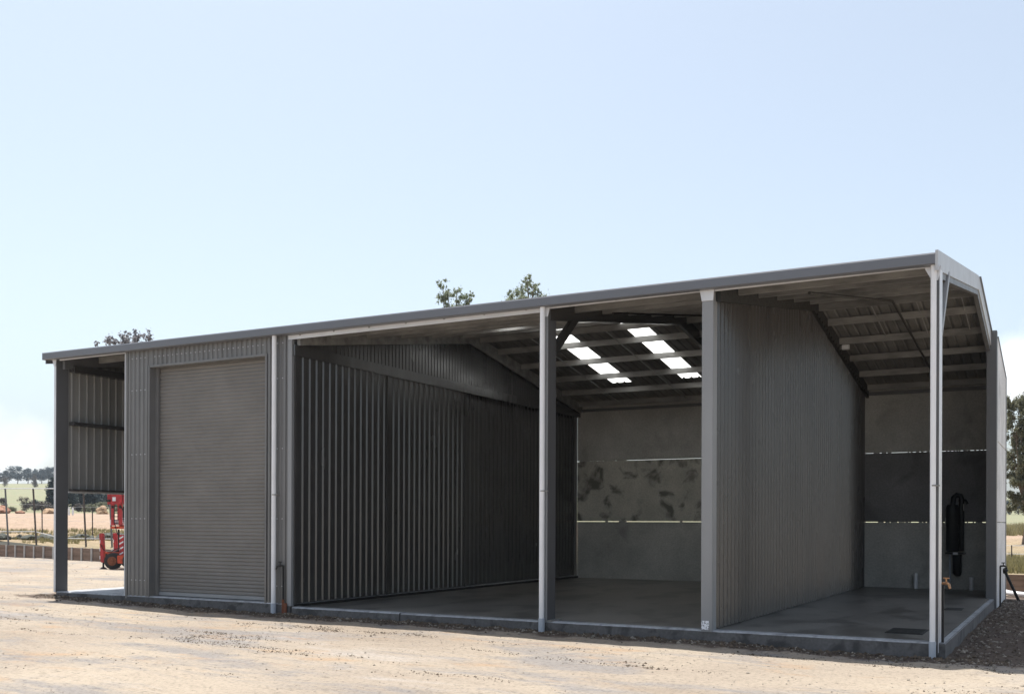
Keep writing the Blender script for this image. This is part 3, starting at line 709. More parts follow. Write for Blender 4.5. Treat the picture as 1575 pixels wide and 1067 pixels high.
# ------------------------------------------------------------------ retaining walls
def retaining(name, label, xs, step, ztop, nplank, thick=0.08, postw=0.07, postmat='concpost'):
    x0, x1 = xs
    root = thing(name, label, 'retaining wall', (x0, ywall(x0), -0.1))
    pts = []; x = x0
    while x < x1 + 1e-6: pts.append((x, ywall(x))); x += step
    s = MB()
    for (xa, ya), (xb, yb) in zip(pts, pts[1:]):
        za, zb = ztop(xa), ztop(xb); base = -0.35
        for k in range(nplank):
            a0, a1 = base + (za - base) * k / nplank + 0.006, base + (za - base) * (k + 1) / nplank
            b0, b1 = base + (zb - base) * k / nplank + 0.006, base + (zb - base) * (k + 1) / nplank
            s.hexa([(xa, ya - thick, a0), (xb, yb - thick, b0), (xb, yb, b0), (xa, ya, a0)], [(xa, ya - thick, a1), (xb, yb - thick, b1), (xb, yb, b1), (xa, ya, a1)])
    put('timber_planks', s, 'timber', root)
    for (xa, ya) in pts:
        s = MB(); s.box(xa - postw / 2, xa + postw / 2, ya - thick - 0.05, ya - thick + 0.01, -0.3, ztop(xa) + 0.02); put('wall_post', s, postmat, root)
    return root
def ztl(x): return lerp_tab(-x, [(20, 0.40), (28, 0.42), (60, 0.50)])
retaining('timber_retaining_wall', 'low timber sleeper retaining wall with pale posts, left of the shed beyond the yard', (-60, -20.0), 0.80, ztl, 3)
retaining('timber_retaining_wall', 'dark timber retaining wall with a pale post, just behind the concrete side wall', (-6.95, 10.0), 1.85, lambda x: 0.25, 2, 0.07, 0.09)

# ------------------------------------------------------------------ fence on top of the left retaining wall
def px(x, y, r):     # world point at horizontal distance r from camera seen at photo pixel (x, y)
    u = x - 787.5; v = y - HY; c, sn = math.cos(ROLL), math.sin(ROLL); p = c * u + sn * v; q = -sn * u + c * v
    d = FW + RT * p / FOC - Vector((0, 0, 1)) * q / FOC; h = math.hypot(d.x, d.y); return CAM + d / h * r
fence = thing('wire_fence', 'tall leaning steel post and wire fence above the timber retaining wall', 'fence', tuple(px(55, 834, 47.5)))
tops = []
for i, (xt, xb) in enumerate(((-70, -66), (-30, -27), (8, 13), (51, 56), (91, 96), (128, 133), (168, 173), (210, 214), (252, 256))):
    rr = 47.5 - (xb - 13) * 0.028
    a = px(xb, 838, rr); a.z = bz(a.x, a.y) - 0.3 if a.y > ywall(a.x) else a.z; b = px(xt, 751, rr); tops.append((b, a))
    s = MB(); s.bar(a, b, 0.05, 0.05); put('fence_post', s, 'picket' if i % 2 else 'frame', fence)
s = MB()
for (b1, a1), (b2, a2) in zip(tops, tops[1:]): s.tube([b1, b2], 0.022, 6)
put('top_rail', s, 'wire', fence)
s = MB()
for t in (0.76, 0.5, 0.28):
    for (b1, a1), (b2, a2) in zip(tops, tops[1:]): s.tube([b1.lerp(a1, t), b2.lerp(a2, t)], 0.016 if t > 0.7 else 0.003, 5)
put('wire', s, 'wire', fence)
def picket(x, yt, yb, r, label):
    a = px(x, yb, r); a.z = bz(a.x, a.y) - 0.1; b = px(x - 0.5, yt, r)
    s = MB(); s.bar(a, b, 0.05, 0.02); s.bar(a, b, 0.02, 0.05); o = put('star_picket', s, 'picket'); tag(o, label, 'star picket', 'short dark pickets behind the wire fence')
picket(65, 771, 815, 54, 'short dark steel picket in the bank just left of the shed corner post')
picket(142.5, 780, 822, 52, 'short dark steel picket seen under the hanging side wall, left of the red lift')

# fence at the far right bank
f2 = thing('wire_fence', 'thin wire fence standing on the bank at the right edge', 'fence', tuple(px(1562, 860, 33)))
tp = []
for xx in (1520, 1556, 1592):
    a = px(xx, 872, 33); a.z = bz(a.x, a.y) - 0.2; b = px(xx, 838, 33); tp.append((b, a)); s = MB(); s.bar(a, b, 0.03, 0.03); put('fence_post', s, 'picket', f2)
s = MB()
for t in (0.02, 0.35, 0.65):
    for (b1, a1), (b2, a2) in zip(tp, tp[1:]): s.tube([b1.lerp(a1, t), b2.lerp(a2, t)], 0.007, 5)
put('wire', s, 'wire', f2)

# ------------------------------------------------------------------ rocks and bales on the bank
rk = random.Random(11)
spots = [(3, 828, 14), (12, 824, 8), (30, 832, 8), (46, 824, 14), (57, 822, 10), (71, 826, 12), (80, 828, 9), (110, 822, 8), (121, 828, 13), (130, 826, 12), (140, 830, 8), (160, 830, 14), (172, 828, 16), (184, 830, 12), (24, 818, 6), (90, 825, 9)]
for i, (x, y, w) in enumerate(spots):
    r = 50 + rk.uniform(-1, 1.5); p = px(x, y, r); z = bz(p.x, p.y); rad = w * 50 / FOC * 0.5 * 1.5
    s = MB(); s.rock((p.x, p.y, z + rad * 0.25), rad, 2, 0.6, i); o = put('boulder', s, 'rock', None, smooth=False)
    tag(o, 'dark rough boulder lying on the dry bank above the timber retaining wall', 'boulder', 'boulders along the bank')
def mound(x, y, w, lab, mat='soilheap', hh=0.5, seed=0):
    r = 118; p = px(x, y, r); z = bz(p.x, p.y); rad = w * r / FOC * 0.55
    s = MB(); s.rock((p.x, p.y, z + rad * hh * 0.3), rad, 3, hh, seed); o = put('earth_mound', s, mat, None, smooth=True); tag(o, lab, 'earth mound', 'earth mounds on the dirt flat')
mound(76, 792, 19, 'pale brown earth mound beside the shed corner post, left of it', 'bale', 0.6, 1)
mound(157, 791, 19, 'brown earth mound seen just left of the red lift', 'bale', 0.7, 2)
mound(195, 790, 18, 'brown earth mound partly behind the red lift', 'bale', 0.75, 3)
mound(31, 794, 13, 'small dark brown mound standing alone on the pink dirt', 'soilheap', 0.45, 4)
mound(3, 792, 16, 'dark reddish mound cut by the left edge', 'soilheap', 0.7, 5)
for i, (x, lab) in enumerate(((106, 'left of two pale marker boards standing on the dirt flat'), (112, 'right of two pale marker boards standing on the dirt flat'))):
    a = px(x, 793, 110); a.z = bz(a.x, a.y); b = px(x, 780, 110)
    s = MB(); s.bar((a.x, a.y, a.z), (a.x, a.y, b.z), 0.2, 0.06); s.bar((a.x, a.y, a.z - 0.1), (a.x, a.y, a.z + 0.4), 0.06, 0.08); o = put('marker_board', s, 'white'); tag(o, lab, 'marker board', 'pale marker boards')

# ------------------------------------------------------------------ red access lift
base = px(175, 877, 34.5); base.z = gz(base.x, base.y)
lift = bpy.data.objects.new('access_lift', None); COL.objects.link(lift); lift.location = base; lift.rotation_euler = (0, 0, YAW); lift['_base'] = (0, 0, 0)
tag(lift, 'red and orange wheeled access lift parked beyond the left bay', 'access lift')
K = 1 / 48.0
def X_(p): return (p - 175) * K
def Z_(p): return (877 - p) * K
def wheel(x, y, r):
    s = MB(); s.tube([(x, y - 0.09, r), (x, y - 0.07, r), (x, y + 0.07, r), (x, y + 0.09, r)], [r * 0.86, r, r, r * 0.86], 28); w = put('wheel', s, 'tyre', lift, smooth=True)
    s = MB(); s.tube([(x, y - 0.10, r), (x, y - 0.06, r)], r * 0.55, 20); s.tube([(x, y - 0.13, r), (x, y - 0.09, r)], r * 0.2, 12); put('rim', s, 'rust', w, smooth=True)
wheel(X_(174), 0.0, 0.26); wheel(X_(203), -0.05, 0.27); wheel(X_(174), 1.3, 0.26); wheel(X_(203), 1.3, 0.27)
s = MB(); s.box(X_(157), X_(215), 0.12, 0.26, Z_(861), Z_(851)); s.box(X_(157), X_(215), 1.0, 1.14, Z_(861), Z_(851)); s.box(X_(182), X_(210), -0.12, 1.3, Z_(868), Z_(856)); s.box(X_(160), X_(168), 0.26, 1.0, Z_(860), Z_(853)); put('chassis', s, 'orange', lift, bevel=0.015)
for yy in (0.1, 1.2):
    s = MB(); s.hexa([(X_(153), yy, Z_(867)), (X_(159), yy, Z_(867)), (X_(159), yy + 0.14, Z_(867)), (X_(153), yy + 0.14, Z_(867))], [(X_(150.5), yy, Z_(823)), (X_(156.5), yy, Z_(823)), (X_(156.5), yy + 0.14, Z_(823)), (X_(150.5), yy + 0.14, Z_(823))])
    j = put('stabiliser_leg', s, 'red', lift, bevel=0.012)
    s = MB(); s.tube([(X_(156), yy + 0.07, Z_(867)), (X_(156), yy + 0.07, 0.06)], 0.03, 10); s.tube([(X_(156), yy + 0.07, 0.06), (X_(156), yy + 0.07, 0.0)], [0.05, 0.13], 14); put('foot', s, 'grille', j)
    s = MB()
    for k in range(3): s.box(X_(151.6) + 0.0, X_(152.6), yy - 0.006, yy, Z_(862 - 12 * k), Z_(857 - 12 * k))
    put('reflector', s, 'white', j)
    s = MB(); s.box(X_(181), X_(188), yy, yy + 0.14, Z_(861), Z_(825)); j = put('stabiliser_leg', s, 'red', lift, bevel=0.012)
    s = MB()
    for k in range(4):
        z = Z_(856 - 8 * k); s.hexa([(X_(181.5), yy - 0.006, z), (X_(187.5), yy - 0.006, z + 0.07), (X_(187.5), yy, z + 0.07), (X_(181.5), yy, z)], [(X_(181.5), yy - 0.006, z + 0.05), (X_(187.5), yy - 0.006, z + 0.12), (X_(187.5), yy, z + 0.12), (X_(181.5), yy, z + 0.05)])
    put('stripe', s, 'white', j)
s = MB(); s.box(X_(188), X_(212), 0.25, 1.0, Z_(856), Z_(824)); put('engine_cover', s, 'cream', lift, bevel=0.05)
s = MB(); s.tube([(X_(165), 0.5, Z_(853)), (X_(190), 0.5, Z_(843)), (X_(200), 0.5, Z_(835))], 0.05, 10); s.tube([(X_(171), 0.6, Z_(817)), (X_(172), 0.6, Z_(855))], 0.03, 8); s.tube([(X_(184), 0.6, Z_(845)), (X_(192), 0.6, Z_(812))], 0.035, 8); put('hydraulic_ram', s, 'grille', lift, smooth=True)
s = MB(); s.box(X_(166), X_(222), 0.2, 1.0, Z_(816), Z_(812)); put('platform_deck', s, 'orange', lift, bevel=0.01)
each('control_box', [(X_(xa), X_(xa + 7), 0.30, 0.6, Z_(810.5), Z_(802)) for xa in (163, 172, 183, 192)], 'white', lift, bevel=0.01)
for xa, xb in ((167, 171.5), (178.5, 183.5)): each('mast', [(X_(xa), X_(xb), 0.18, 0.26, Z_(811), Z_(757)), (X_(xa), X_(xb), 0.7, 0.78, Z_(811), Z_(757))], 'red', lift, bevel=0.006)
each('basket_panel', [(X_(167), X_(184), 0.14, 0.175, Z_(779), Z_(738)), (X_(161), X_(166), 0.2, 0.55, Z_(779), Z_(738)), (X_(185), X_(194), 0.2, 0.6, Z_(779), Z_(738))], 'red', lift, bevel=0.01)
def hose(pts, r=0.014):
    P = [Vector((X_(a), c, Z_(b))) for a, b, c in pts]; s = MB(); q = []
    for i in range(len(P) - 1):
        p0, p1, p2, p3 = P[max(i - 1, 0)], P[i], P[i + 1], P[min(i + 2, len(P) - 1)]
        for k in range(6):
            t = k / 6; q.append(0.5 * ((2 * p1) + (p2 - p0) * t + (2 * p0 - 5 * p1 + 4 * p2 - p3) * t * t + (3 * p1 - p0 - 3 * p2 + p3) * t ** 3))
    s.tube(q + [P[-1]], r, 7); put('hydraulic_hose', s, 'dark', lift, smooth=True)
hose(((188, 835, 0.2), (180, 826, 0.1), (176, 818, 0.15), (172, 800, 0.17), (173, 780, 0.17)))
hose(((190, 848, 0.2), (178, 846, 0.05), (168, 851, 0.1), (158, 848, 0.1), (154, 840, 0.08)), 0.012)
hose(((192, 818, 0.15), (188, 805, 0.1), (186, 790, 0.15), (183, 782, 0.15)))
s = MB()
for z in (806, 800): s.tube([(X_(184), 0.22, Z_(z)), (X_(222), 0.22, Z_(z))], 0.012, 6)
for a in (190, 204, 218): s.tube([(X_(a), 0.22, Z_(812)), (X_(a), 0.22, Z_(798))], 0.012, 6)
put('guard_rail', s, 'white', lift)
s = MB()
for k in range(6): s.box(X_(171.6), X_(178.4), 0.215, 0.235, Z_(808 - 5 * k), Z_(807 - 5 * k))
put('ladder_rungs', s, 'grille', lift)
each('bolt_plate', [(X_(168), X_(171), 0.170, 0.18, Z_(785), Z_(781)), (X_(179.5), X_(183), 0.170, 0.18, Z_(785), Z_(781)), (X_(160), X_(163), 0.11, 0.12, Z_(858), Z_(854)), (X_(171), X_(180), 0.11, 0.12, Z_(859), Z_(857))], 'grille', lift)
each('warning_label', [(X_(170), X_(175), 0.133, 0.139, Z_(774), Z_(768)), (X_(190.5), X_(196), 0.243, 0.249, Z_(842), Z_(836))], 'white', lift)
s = MB(); s.box(X_(161), X_(166), 0.1, 0.2, Z_(775), Z_(772)); s.box(X_(172), X_(179), 0.60, 0.64, Z_(812), Z_(782)); put('cable_box', s, 'grille', lift)

# ------------------------------------------------------------------ trees
def crown_mesh(clumps, leaf, n, rng, droop=0.0, jitter=1.0):
    mb = MB(); vs = []; fs = []; tot = sum(c[3] ** 2 for c in clumps)
    if droop > 0.3:
        cc = []
        for (cx, cy, cz, cr, sq) in clumps:
            for _ in range(9):
                q = cr * rng.uniform(0.16, 0.5); cc.append((cx + rng.gauss(0, .62) * cr, cy + rng.gauss(0, .62) * cr, cz + rng.gauss(0, .5) * cr, q, rng.uniform(0.7, 1.5)))
        clumps = cc; tot = sum(c[3] ** 2 for c in clumps)
    for (cx, cy, cz, cr, sq) in clumps:
        m = int(n * cr * cr / tot)
        for _ in range(m):
            u = Vector((rng.gauss(0, 1), rng.gauss(0, 1), rng.gauss(0, 1))).normalized() * ((rng.random() ** 0.6) if droop < 0.3 else abs(rng.gauss(0, 0.75)))
            w = 1 + 0.5 * noise.noise(u * 2 + Vector((cx, cy, cz)))
            p = Vector((cx, cy, cz)) + Vector((u.x, u.y, u.z * sq)) * cr * w
            L = leaf * rng.uniform(0.6, 1.4)
            d = Vector((rng.gauss(0, 1), rng.gauss(0, 1), rng.gauss(0, 0.7) - droop)).normalized()
            q = d.cross(Vector((rng.gauss(0, 1), rng.gauss(0, 1), rng.gauss(0, 1)))).normalized() * L * (0.32 if droop > 0.5 else 0.5)
            o = len(vs); vs += [p - d * L * 0.5, p + q * 0.5, p + d * L * 0.5, p - q * 0.5]; fs.append((o, o + 1, o + 2, o + 3))
    mb.v = [tuple(v) for v in vs]; mb.f = fs; return mb
def tree(name, label, cat, base, clumps, trunk_r, leaf, n, mat, seed, droop=0.0, group=None, limbs=True):
    rng = random.Random(seed); root = thing(name, label, cat, tuple(base), group)
    B = Vector(base); cl = [(B.x + c[0], B.y + c[1], B.z + c[2], c[3], c[4] if len(c) > 4 else 0.8) for c in clumps]
    top = max(c[2] for c in clumps); s = MB(); fork = B + Vector((0, 0, top * 0.35))
    s.tube([B - Vector((0, 0, 0.3)), B + Vector((0.03 * top, 0, top * 0.18)), fork], [trunk_r, trunk_r * 0.8, trunk_r * 0.7], 10)
    for c in cl:
        e = Vector((c[0], c[1], c[2] + c[3] * 0.3)); m = fork.lerp(e, 0.5) + Vector((rng.uniform(-.1, .1), rng.uniform(-.1, .1), -0.03)) * top * 0.3
        s.tube([fork - Vector((0, 0, 0.1)), m, e], [trunk_r * 0.5, trunk_r * 0.3, trunk_r * 0.08], 6)
        if limbs:
            for _ in range(4):
                g = m.lerp(e, rng.uniform(0.2, 0.9)); h = g + Vector((rng.gauss(0, 1), rng.gauss(0, 1), rng.gauss(0.3, 0.8))) * c[3] * 0.55
                s.tube([g, h], [trunk_r * 0.16, trunk_r * 0.04], 5)
    put('trunk', s, 'bark', root, smooth=True)
    put('crown', crown_mesh(cl, leaf, n, rng, droop), mat, root); return root
# gum tips behind the roof: clump positions set from where their tips show, at real distance
def at_clumps(base, lst, r):
    out = []
    for (x, y, rp) in lst:
        p = px(x, y, r); dep = (p - CAM).dot(FW); out.append((p.x - base.x, p.y - base.y + random.uniform(-.4, .4), p.z - base.z, rp * dep / FOC, 0.85))
    return out
rg = 40.0
b = px(705, 805, rg); b.z = 0.4
tree('gum_tree', 'slender gum tree whose forked tip shows above the middle of the roof', 'gum tree', b,
     at_clumps(b, [(684, 444, 9), (694, 456, 9), (701, 446, 6), (690, 466, 8), (718, 460, 9), (724, 455, 6), (729, 464, 5), (700, 476, 14), (716, 486, 16), (690, 496, 18), (712, 520, 26), (696, 560, 28), (716, 600, 26)], rg), 0.14, 0.10, 24000, 'leaf_gum', 21, 0.9)
b = px(808, 805, rg + 2); b.z = 0.4
tree('gum_tree', 'gum tree with a rounded top showing above the roof near the middle downpipe', 'gum tree', b,
     at_clumps(b, [(808, 438, 8), (816, 434, 8), (824, 441, 6), (801, 447, 8), (814, 449, 12), (826, 450, 7), (788, 453, 5), (796, 458, 8), (808, 465, 18), (822, 480, 18), (800, 500, 24), (815, 540, 28), (806, 590, 28)], rg + 2), 0.14, 0.10, 24000, 'leaf_gum', 22, 0.9)
b = px(205, 805, 55); b.z = 0.8
tree('gum_tree', 'sparse dark tree with thin top just above the left end of the roof', 'gum tree', b,
     at_clumps(b, [(176, 521, 6), (186, 517, 6), (198, 519, 7), (210, 517, 7), (222, 519, 7), (232, 517, 6), (168, 526, 5), (158, 529, 4), (192, 530, 12), (216, 530, 12), (185, 548, 16), (220, 550, 18), (202, 580, 26), (205, 620, 24)], 55), 0.14, 0.12, 11000, 'leaf_purple', 23, 0.5)
b = px(1573, 830, 52); b.z = bz(b.x, b.y)
tree('gum_tree', 'tall drooping gum tree at the right edge beside the concrete wall', 'gum tree', b,
     at_clumps(b, [(1556, 622, 10), (1566, 632, 11), (1578, 624, 13), (1553, 645, 8), (1562, 656, 12), (1576, 650, 13), (1590, 640, 16), (1558, 680, 11), (1570, 676, 12), (1584, 680, 16), (1554, 700, 9), (1566, 712, 13), (1580, 706, 14), (1556, 730, 10), (1568, 742, 12), (1582, 738, 14), (1554, 760, 8), (1566, 768, 9), (1553, 780, 6), (1578, 772, 12), (1598, 700, 20), (1600, 745, 18)], 52), 0.10, 0.13, 52000, 'leaf_olive', 24, 1.3)

# bushes and trees in the left distance
def bush(x, yb, w, h, r, mat, label, seed, name='bush', cat='bush', n=1500, cone=False, group=None):
    b = px(x, yb, r); b.z = bz(b.x, b.y); k = (b - CAM).dot(FW) / FOC; W, H = w * k, h * k; rng = random.Random(seed); cl = []
    # drop the height that the ground hides
    H = (px(x, yb - h, r).z - b.z)
    if cone:
        for i in range(8):
            t = (i + 0.5) / 8; cl.append((rng.uniform(-.08, .08) * W, rng.uniform(-.08, .08) * W, H * (0.08 + 0.88 * t), W * 0.5 * (1.05 - t * 0.75), 0.9))
    else:
        for i in range(16):
            a = rng.uniform(0, 6.3); q = rng.uniform(0.05, 0.38) * W; cl.append((math.cos(a) * q, math.sin(a) * q, H * rng.uniform(0.12, 0.82), W * rng.uniform(0.16, 0.27), 0.85))
        cl.append((0, 0, H * 0.84, W * 0.2, 0.85))
    tree(name, label, cat, b, cl, 0.03 * H, 0.045 * max(W, H) + 0.05, int(n * 1.5), mat, seed, 0.0, group, False)
bush(40, 787, 22, 24, 135, 'leaf_brown', 'dark rounded bush standing in front of the green hill', 31)
bush(54, 789, 18, 22, 140, 'leaf_blue', 'dark green bush just right of the rounded dark bush', 32)
bush(68, 789, 26, 18, 138, 'leaf_brown', 'grey brown bush at the foot of the tall conifer', 33)
bush(79, 787, 25, 55, 150, 'leaf_blue', 'tall dark blue green conifer beside the shed corner post', 34, 'conifer', 'conifer', 2600, True)
bush(18, 792, 16, 12, 135, 'leaf_olive', 'low grey green bush near the left edge of the dirt flat', 35)
bush(3, 790, 16, 26, 150, 'leaf_brown', 'brown bush cut by the left edge of the picture', 36)
bush(103, 790, 44, 62, 165, 'leaf_blue', 'dark tree directly behind the shed corner post', 37, 'dark_tree', 'tree', 4500)
bush(124, 788, 48, 56, 168, 'leaf_blue', 'dark tree showing between corner post and the short picket', 38, 'dark_tree', 'tree', 4500)
bush(146, 788, 48, 60, 170, 'leaf_far', 'dark green tree behind the short picket under the side wall', 39, 'dark_tree', 'tree', 4500)
bush(170, 788, 48, 62, 166, 'leaf_blue', 'dark tree directly behind the red lift', 40, 'dark_tree', 'tree', 4500)
bush(195, 788, 48, 62, 168, 'leaf_far', 'dark tree at the right side of the red lift, by the shed wall', 41, 'dark_tree', 'tree', 4500)
bush(121, 790, 20, 16, 136, 'leaf_brown', 'grey brown bush under the dark trees right of the corner post', 42)
bush(138, 791, 22, 15, 134, 'leaf_olive', 'pale olive bush left of the brown bale by the lift', 43)
bush(155, 790, 24, 18, 134, 'leaf_olive', 'pale olive bush above the bale left of the red lift', 44)
bush(186, 790, 22, 18, 134, 'leaf_olive', 'pale olive bush seen through the red lift', 45)
for i, (x, w, h, yb, lab) in enumerate(((-8, 22, 26, 745, 'hilltop tree cut by the left edge'), (9, 15, 22, 744, 'first hilltop tree from the left edge'), (27, 19, 30, 745, 'tallest hilltop tree with a dense dark crown'),
        (43, 14, 26, 745, 'hilltop tree right of the tallest one'), (54, 12, 24, 744, 'narrow hilltop tree halfway to the corner post'), (64, 14, 25, 744, 'hilltop tree left of the conifer'), (74, 14, 27, 744, 'hilltop tree above the conifer'), (84, 16, 27, 744, 'hilltop tree next to the corner post'), (98, 18, 27, 744, 'hilltop tree behind the corner post'))):
    b = px(x, yb, 600); b.z = bz(b.x, b.y); k = 600 / FOC * 0.9; H = px(x, yb - h, 600).z - b.z; W = w * k * 1.35; rng = random.Random(60 + i)
    cl = [(rng.uniform(-.5, .5) * W, rng.uniform(-.4, .4) * W, H * rng.uniform(0.26, 0.8), W * rng.uniform(0.18, 0.34), 0.8) for _ in range(11)] + [(0, 0, H * 0.82, W * 0.25, 0.8)]
    tree('hilltop_tree', lab, 'tree', b, cl, 0.25, 0.8, 1800, 'leaf_far', 60 + i, 0, 'trees along the hilltop', False)
bush(53, 756, 15, 28, 400, 'leaf_brown', 'round grey tree standing alone on the slope behind the fence', 71, 'paddock_tree', 'tree', 900)
bush(7, 757, 18, 26, 400, 'leaf_brown', 'round grey tree on the slope at the left edge', 72, 'paddock_tree', 'tree', 900)
for i, (x, w, h) in enumerate(((1536, 26, 36), (1552, 24, 33), (1566, 26, 38), (1584, 28, 35))):
    bush(x, 800, w, h, 260, 'leaf_blue', ['far blue tree hidden mostly by the concrete wall', 'far blue tree just right of the concrete wall', 'far blue tree behind the gum trunk', 'far blue tree cut by the right edge'][i], 80 + i, 'far_tree', 'tree', 1500, False, 'far blue trees at the right')

# ------------------------------------------------------------------ dry grass and gravel (uncountable)
gr = random.Random(5); vs = []; fs = []
def tuft(p, h, n):
    for _ in range(n):
        a = gr.uniform(0, 6.3); d = Vector((math.cos(a), math.sin(a), 0)); q = Vector((-d.y, d.x, 0)) * 0.012 * (h / 0.2)
        c = Vector(p) + d * gr.uniform(0, h * 0.4); o = len(vs)
        vs.extend([c - q, c + q, c + d * h * 0.35 + Vector((0, 0, h * gr.uniform(0.7, 1.1)))]); fs.append((o, o + 1, o + 2))
for _ in range(1500):
    p = px(gr.uniform(-20, 220), 830, gr.uniform(46.5, 60)); 
    if p.y > ywall(p.x) + 0.1 and noise.noise(Vector((p.x * 0.5, p.y * 0.5, 7))) > -0.1: tuft((p.x, p.y, bz(p.x, p.y) - 0.02), gr.uniform(0.08, 0.25), 9)
for _ in range(900):
    p = px(gr.uniform(1535, 1600), 830, gr.choice([gr.uniform(28, 36), gr.uniform(70, 110)]))
    if p.y > ywall(p.x) + 0.1: tuft((p.x, p.y, bz(p.x, p.y) - 0.02), gr.uniform(0.10, 0.3) * (1 if p.y < 30 else 2.5), 10)
s = MB(); s.v = [tuple(v) for v in vs]; s.f = fs; o = put('dry_grass', s, 'grass'); tag(o, 'dry yellow green grass tufts on the bank', 'grass', kind='stuff')
s = MB(); gv = random.Random(9)
octv = [(1, 0, 0), (-1, 0, 0), (0, 1, 0), (0, -1, 0), (0, 0, 1), (0, 0, -1)]; octf = [(0, 2, 4), (2, 1, 4), (1, 3, 4), (3, 0, 4), (2, 0, 5), (1, 2, 5), (3, 1, 5), (0, 3, 5)]
def peb(x, y, r):
    z = gz(x, y); j = lambda: gv.uniform(0.6, 1.3); a = gv.uniform(0, 6.3); ca, sa = math.cos(a), math.sin(a); o = len(s.v)
    for v in octv:
        vx, vy, vz = v[0] * j() * r, v[1] * j() * r, v[2] * j() * r * 0.7; s.v.append((x + vx * ca - vy * sa, y + vx * sa + vy * ca, z + r * 0.2 + vz))
    s.f += [tuple(i + o for i in f) for f in octf]
for _ in range(3000):
    x = gv.uniform(-20, 3.5); y = -0.05 - abs(gv.gauss(0, 3.0))
    if noise.noise(Vector((x * 0.6, y * 0.9, 2))) < gv.uniform(-0.5, 0.4): continue
    peb(x, y, gv.uniform(0.005, 0.016) * (1.9 if gv.random() < 0.04 else 1))
for _ in range(1200):
    x = gv.uniform(-16, 2.5); peb(x, -0.05 - abs(gv.gauss(0, 0.22)), gv.uniform(0.008, 0.022) * (1.8 if gv.random() < 0.08 else 1))
for _ in range(450): peb(0.15 + abs(gv.gauss(0, 0.5)), gv.uniform(-1, 11), gv.uniform(0.01, 0.03) * (2 if gv.random() < 0.05 else 1))
for _ in range(900): peb(gv.uniform(-40, -14), gv.uniform(-2, 11), gv.uniform(0.008, 0.022))
o = put('gravel', s, 'pebble'); tag(o, 'small pale stones scattered over the yard', 'gravel', kind='stuff')

s = MB(); s.box(-1480, 1480, -1480, 1480, -14, 60); hz = put('haze', s, 'white'); tag(hz, 'thin summer haze over the paddocks', 'haze', kind='stuff')
hm = bpy.data.materials.new('haze_air'); hm.use_nodes = True; ht = hm.node_tree; ht.nodes.clear()
ho = ht.nodes.new('ShaderNodeOutputMaterial'); pv = ht.nodes.new('ShaderNodeVolumePrincipled'); pv.inputs['Color'].default_value = (0.78, 0.88, 1.0, 1); pv.inputs['Density'].default_value = 0.00022; pv.inputs['Anisotropy'].default_value = 0.2
ht.links.new(pv.outputs[0], ho.inputs['Volume']); hz.data.materials.clear(); hz.data.materials.append(hm)
M['clod'] = stone('brown_soil_clod', (0.085, 0.062, 0.043), 0.7, 9)
s = MB(); gv = random.Random(19)
for _ in range(60000):
    x = gv.uniform(-17, 3.5); y = -0.7 - abs(gv.gauss(0, 2.8))
    f = noise.noise(Vector((x * 0.3, y * 1.7, 12))) + 0.6 * noise.noise(Vector((x * 1.6, y * 4.0, 3)))
    if f < 0.36 + gv.uniform(-0.08, 0.35): continue
    peb(x, y, gv.uniform(0.004, 0.012) * (2.0 if gv.random() < 0.06 else 1))
for _ in range(5000):
    x = gv.uniform(-16.5, 0.8); peb(x, -0.02 - abs(gv.gauss(0, 0.2)), gv.uniform(0.008, 0.028) * (1.7 if gv.random() < 0.06 else 1))
for _ in range(1600): peb(0.12 + abs(gv.gauss(0, 0.5)), gv.uniform(-0.6, 11), gv.uniform(0.006, 0.02) * (1.8 if gv.random() < 0.05 else 1))
o = put('soil_clods', s, 'clod'); tag(o, 'brown crumbs of soil scattered in drifts over the yard', 'soil clods', kind='stuff')
# ------------------------------------------------------------------ light, sky, camera
SUN = Vector((-0.235, 0.165, 1.0)).normalized()
sun = bpy.data.lights.new('sun', 'SUN'); sun.energy = 5.0; sun.angle = R(0.53); sun.color = (1.0, 0.955, 0.88)
so = bpy.data.objects.new('sun', sun); COL.objects.link(so); so.rotation_euler = SUN.to_track_quat('Z', 'Y').to_euler()
w = bpy.data.worlds.new('World'); SC.world = w; w.use_nodes = True; nt = w.node_tree; nt.nodes.clear()
sky = nt.nodes.new('ShaderNodeTexSky'); sky.sky_type = 'NISHITA'; sky.sun_disc = False
sky.sun_elevation = math.asin(SUN.z); sky.sun_rotation = math.atan2(SUN.x, SUN.y)
sky.air_density = 1.0; sky.dust_density = 2.4; sky.ozone_density = 1.5
bg = nt.nodes.new('ShaderNodeBackground'); bg.inputs[1].default_value = 0.125
out = nt.nodes.new('ShaderNodeOutputWorld'); nt.links.new(bg.outputs[0], out.inputs[0])
tc = nt.nodes.new('ShaderNodeTexCoord')
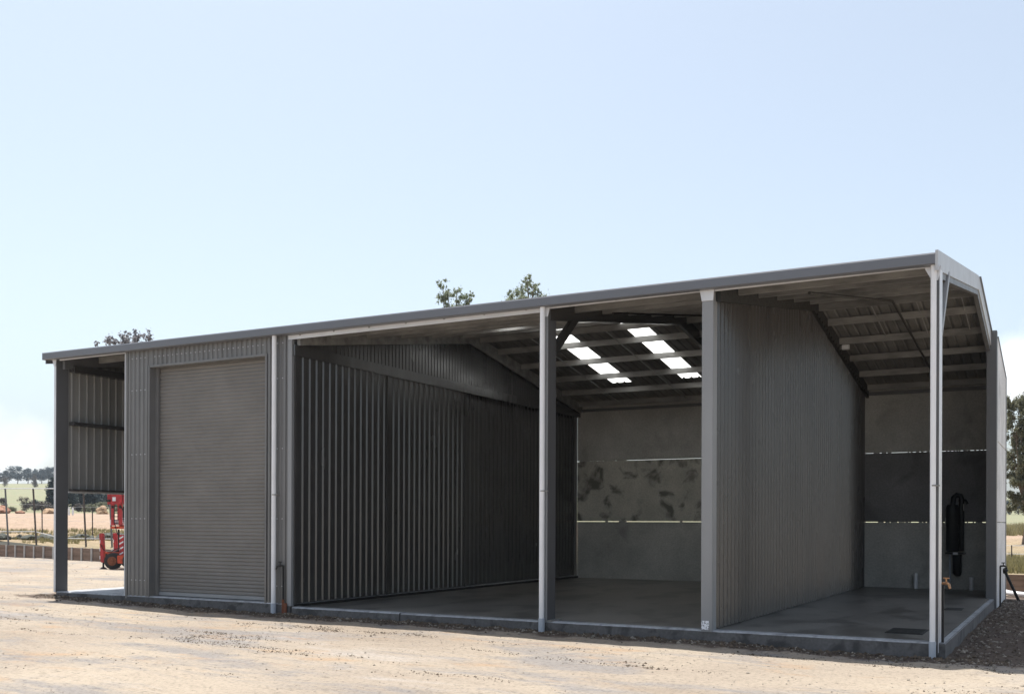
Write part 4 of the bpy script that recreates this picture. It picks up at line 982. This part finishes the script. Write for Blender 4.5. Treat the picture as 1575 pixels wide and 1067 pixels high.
def cloud_at(x, y, rad, soft):
    d = (px(x, y, 1.0) - CAM).normalized()
    dn = nt.nodes.new('ShaderNodeVectorMath'); dn.operation = 'DISTANCE'; dn.inputs[1].default_value = d
    nt.links.new(tc.outputs['Generated'], dn.inputs[0])
    nn = nt.nodes.new('ShaderNodeTexNoise'); nn.inputs['Scale'].default_value = 26; nn.inputs['Detail'].default_value = 7
    nt.links.new(tc.outputs['Generated'], nn.inputs['Vector'])
    ma = nt.nodes.new('ShaderNodeMath'); ma.operation = 'MULTIPLY_ADD'; ma.inputs[1].default_value = rad * 1.6; nt.links.new(nn.outputs[0], ma.inputs[0]); nt.links.new(dn.outputs['Value'], ma.inputs[2])
    mr = nt.nodes.new('ShaderNodeMapRange'); mr.inputs[1].default_value = rad * 1.8 + soft; mr.inputs[2].default_value = rad * 1.8 - soft
    nt.links.new(ma.outputs[0], mr.inputs[0]); return mr.outputs[0]
hs = nt.nodes.new('ShaderNodeHueSaturation'); hs.inputs['Saturation'].default_value = 0.62; nt.links.new(sky.outputs[0], hs.inputs['Color'])
col = mixc(nt, 1.0, hs.outputs[0], (0.965, 1.0, 0.985), 'MULTIPLY')
for (x, y, rad, soft, amt) in ((1585, 572, 0.020, 0.016, 0.85), (1554, 542, 0.009, 0.012, 0.6), (1558, 592, 0.010, 0.012, 0.5), (1625, 575, 0.03, 0.022, 0.7), (50, 706, 0.022, 0.02, 0.35), (-40, 700, 0.04, 0.02, 0.4)):
    f = cloud_at(x, y, rad, soft); mm = nt.nodes.new('ShaderNodeMath'); mm.operation = 'MULTIPLY'; mm.inputs[1].default_value = amt; nt.links.new(f, mm.inputs[0])
    col = mixc(nt, mm.outputs[0], col, (7.6, 7.7, 7.9))
nt.links.new(col, bg.inputs[0])
cam = bpy.data.cameras.new('camera'); co = bpy.data.objects.new('camera', cam); COL.objects.link(co); SC.camera = co
cam.sensor_width = 36; cam.lens = FOC / 1575 * 36; cam.shift_x = 0; cam.shift_y = (HY - 533.5) / 1575; cam.clip_end = 4000; cam.clip_start = 0.1
rot = Matrix.Rotation(YAW, 3, 'Z') @ Matrix.Rotation(R(90), 3, 'X') @ Matrix.Rotation(ROLL, 3, 'Z')
co.location = CAM; co.rotation_euler = rot.to_euler()
SC.view_settings.view_transform = 'Standard'; SC.view_settings.look = 'None'; SC.view_settings.exposure = 0.68; SC.view_settings.gamma = 1
SC.render.engine = 'CYCLES'; SC.cycles.max_bounces = 8; SC.cycles.diffuse_bounces = 5; SC.cycles.use_denoising = True
for o in bpy.data.objects:
    if '_base' in o: del o['_base']
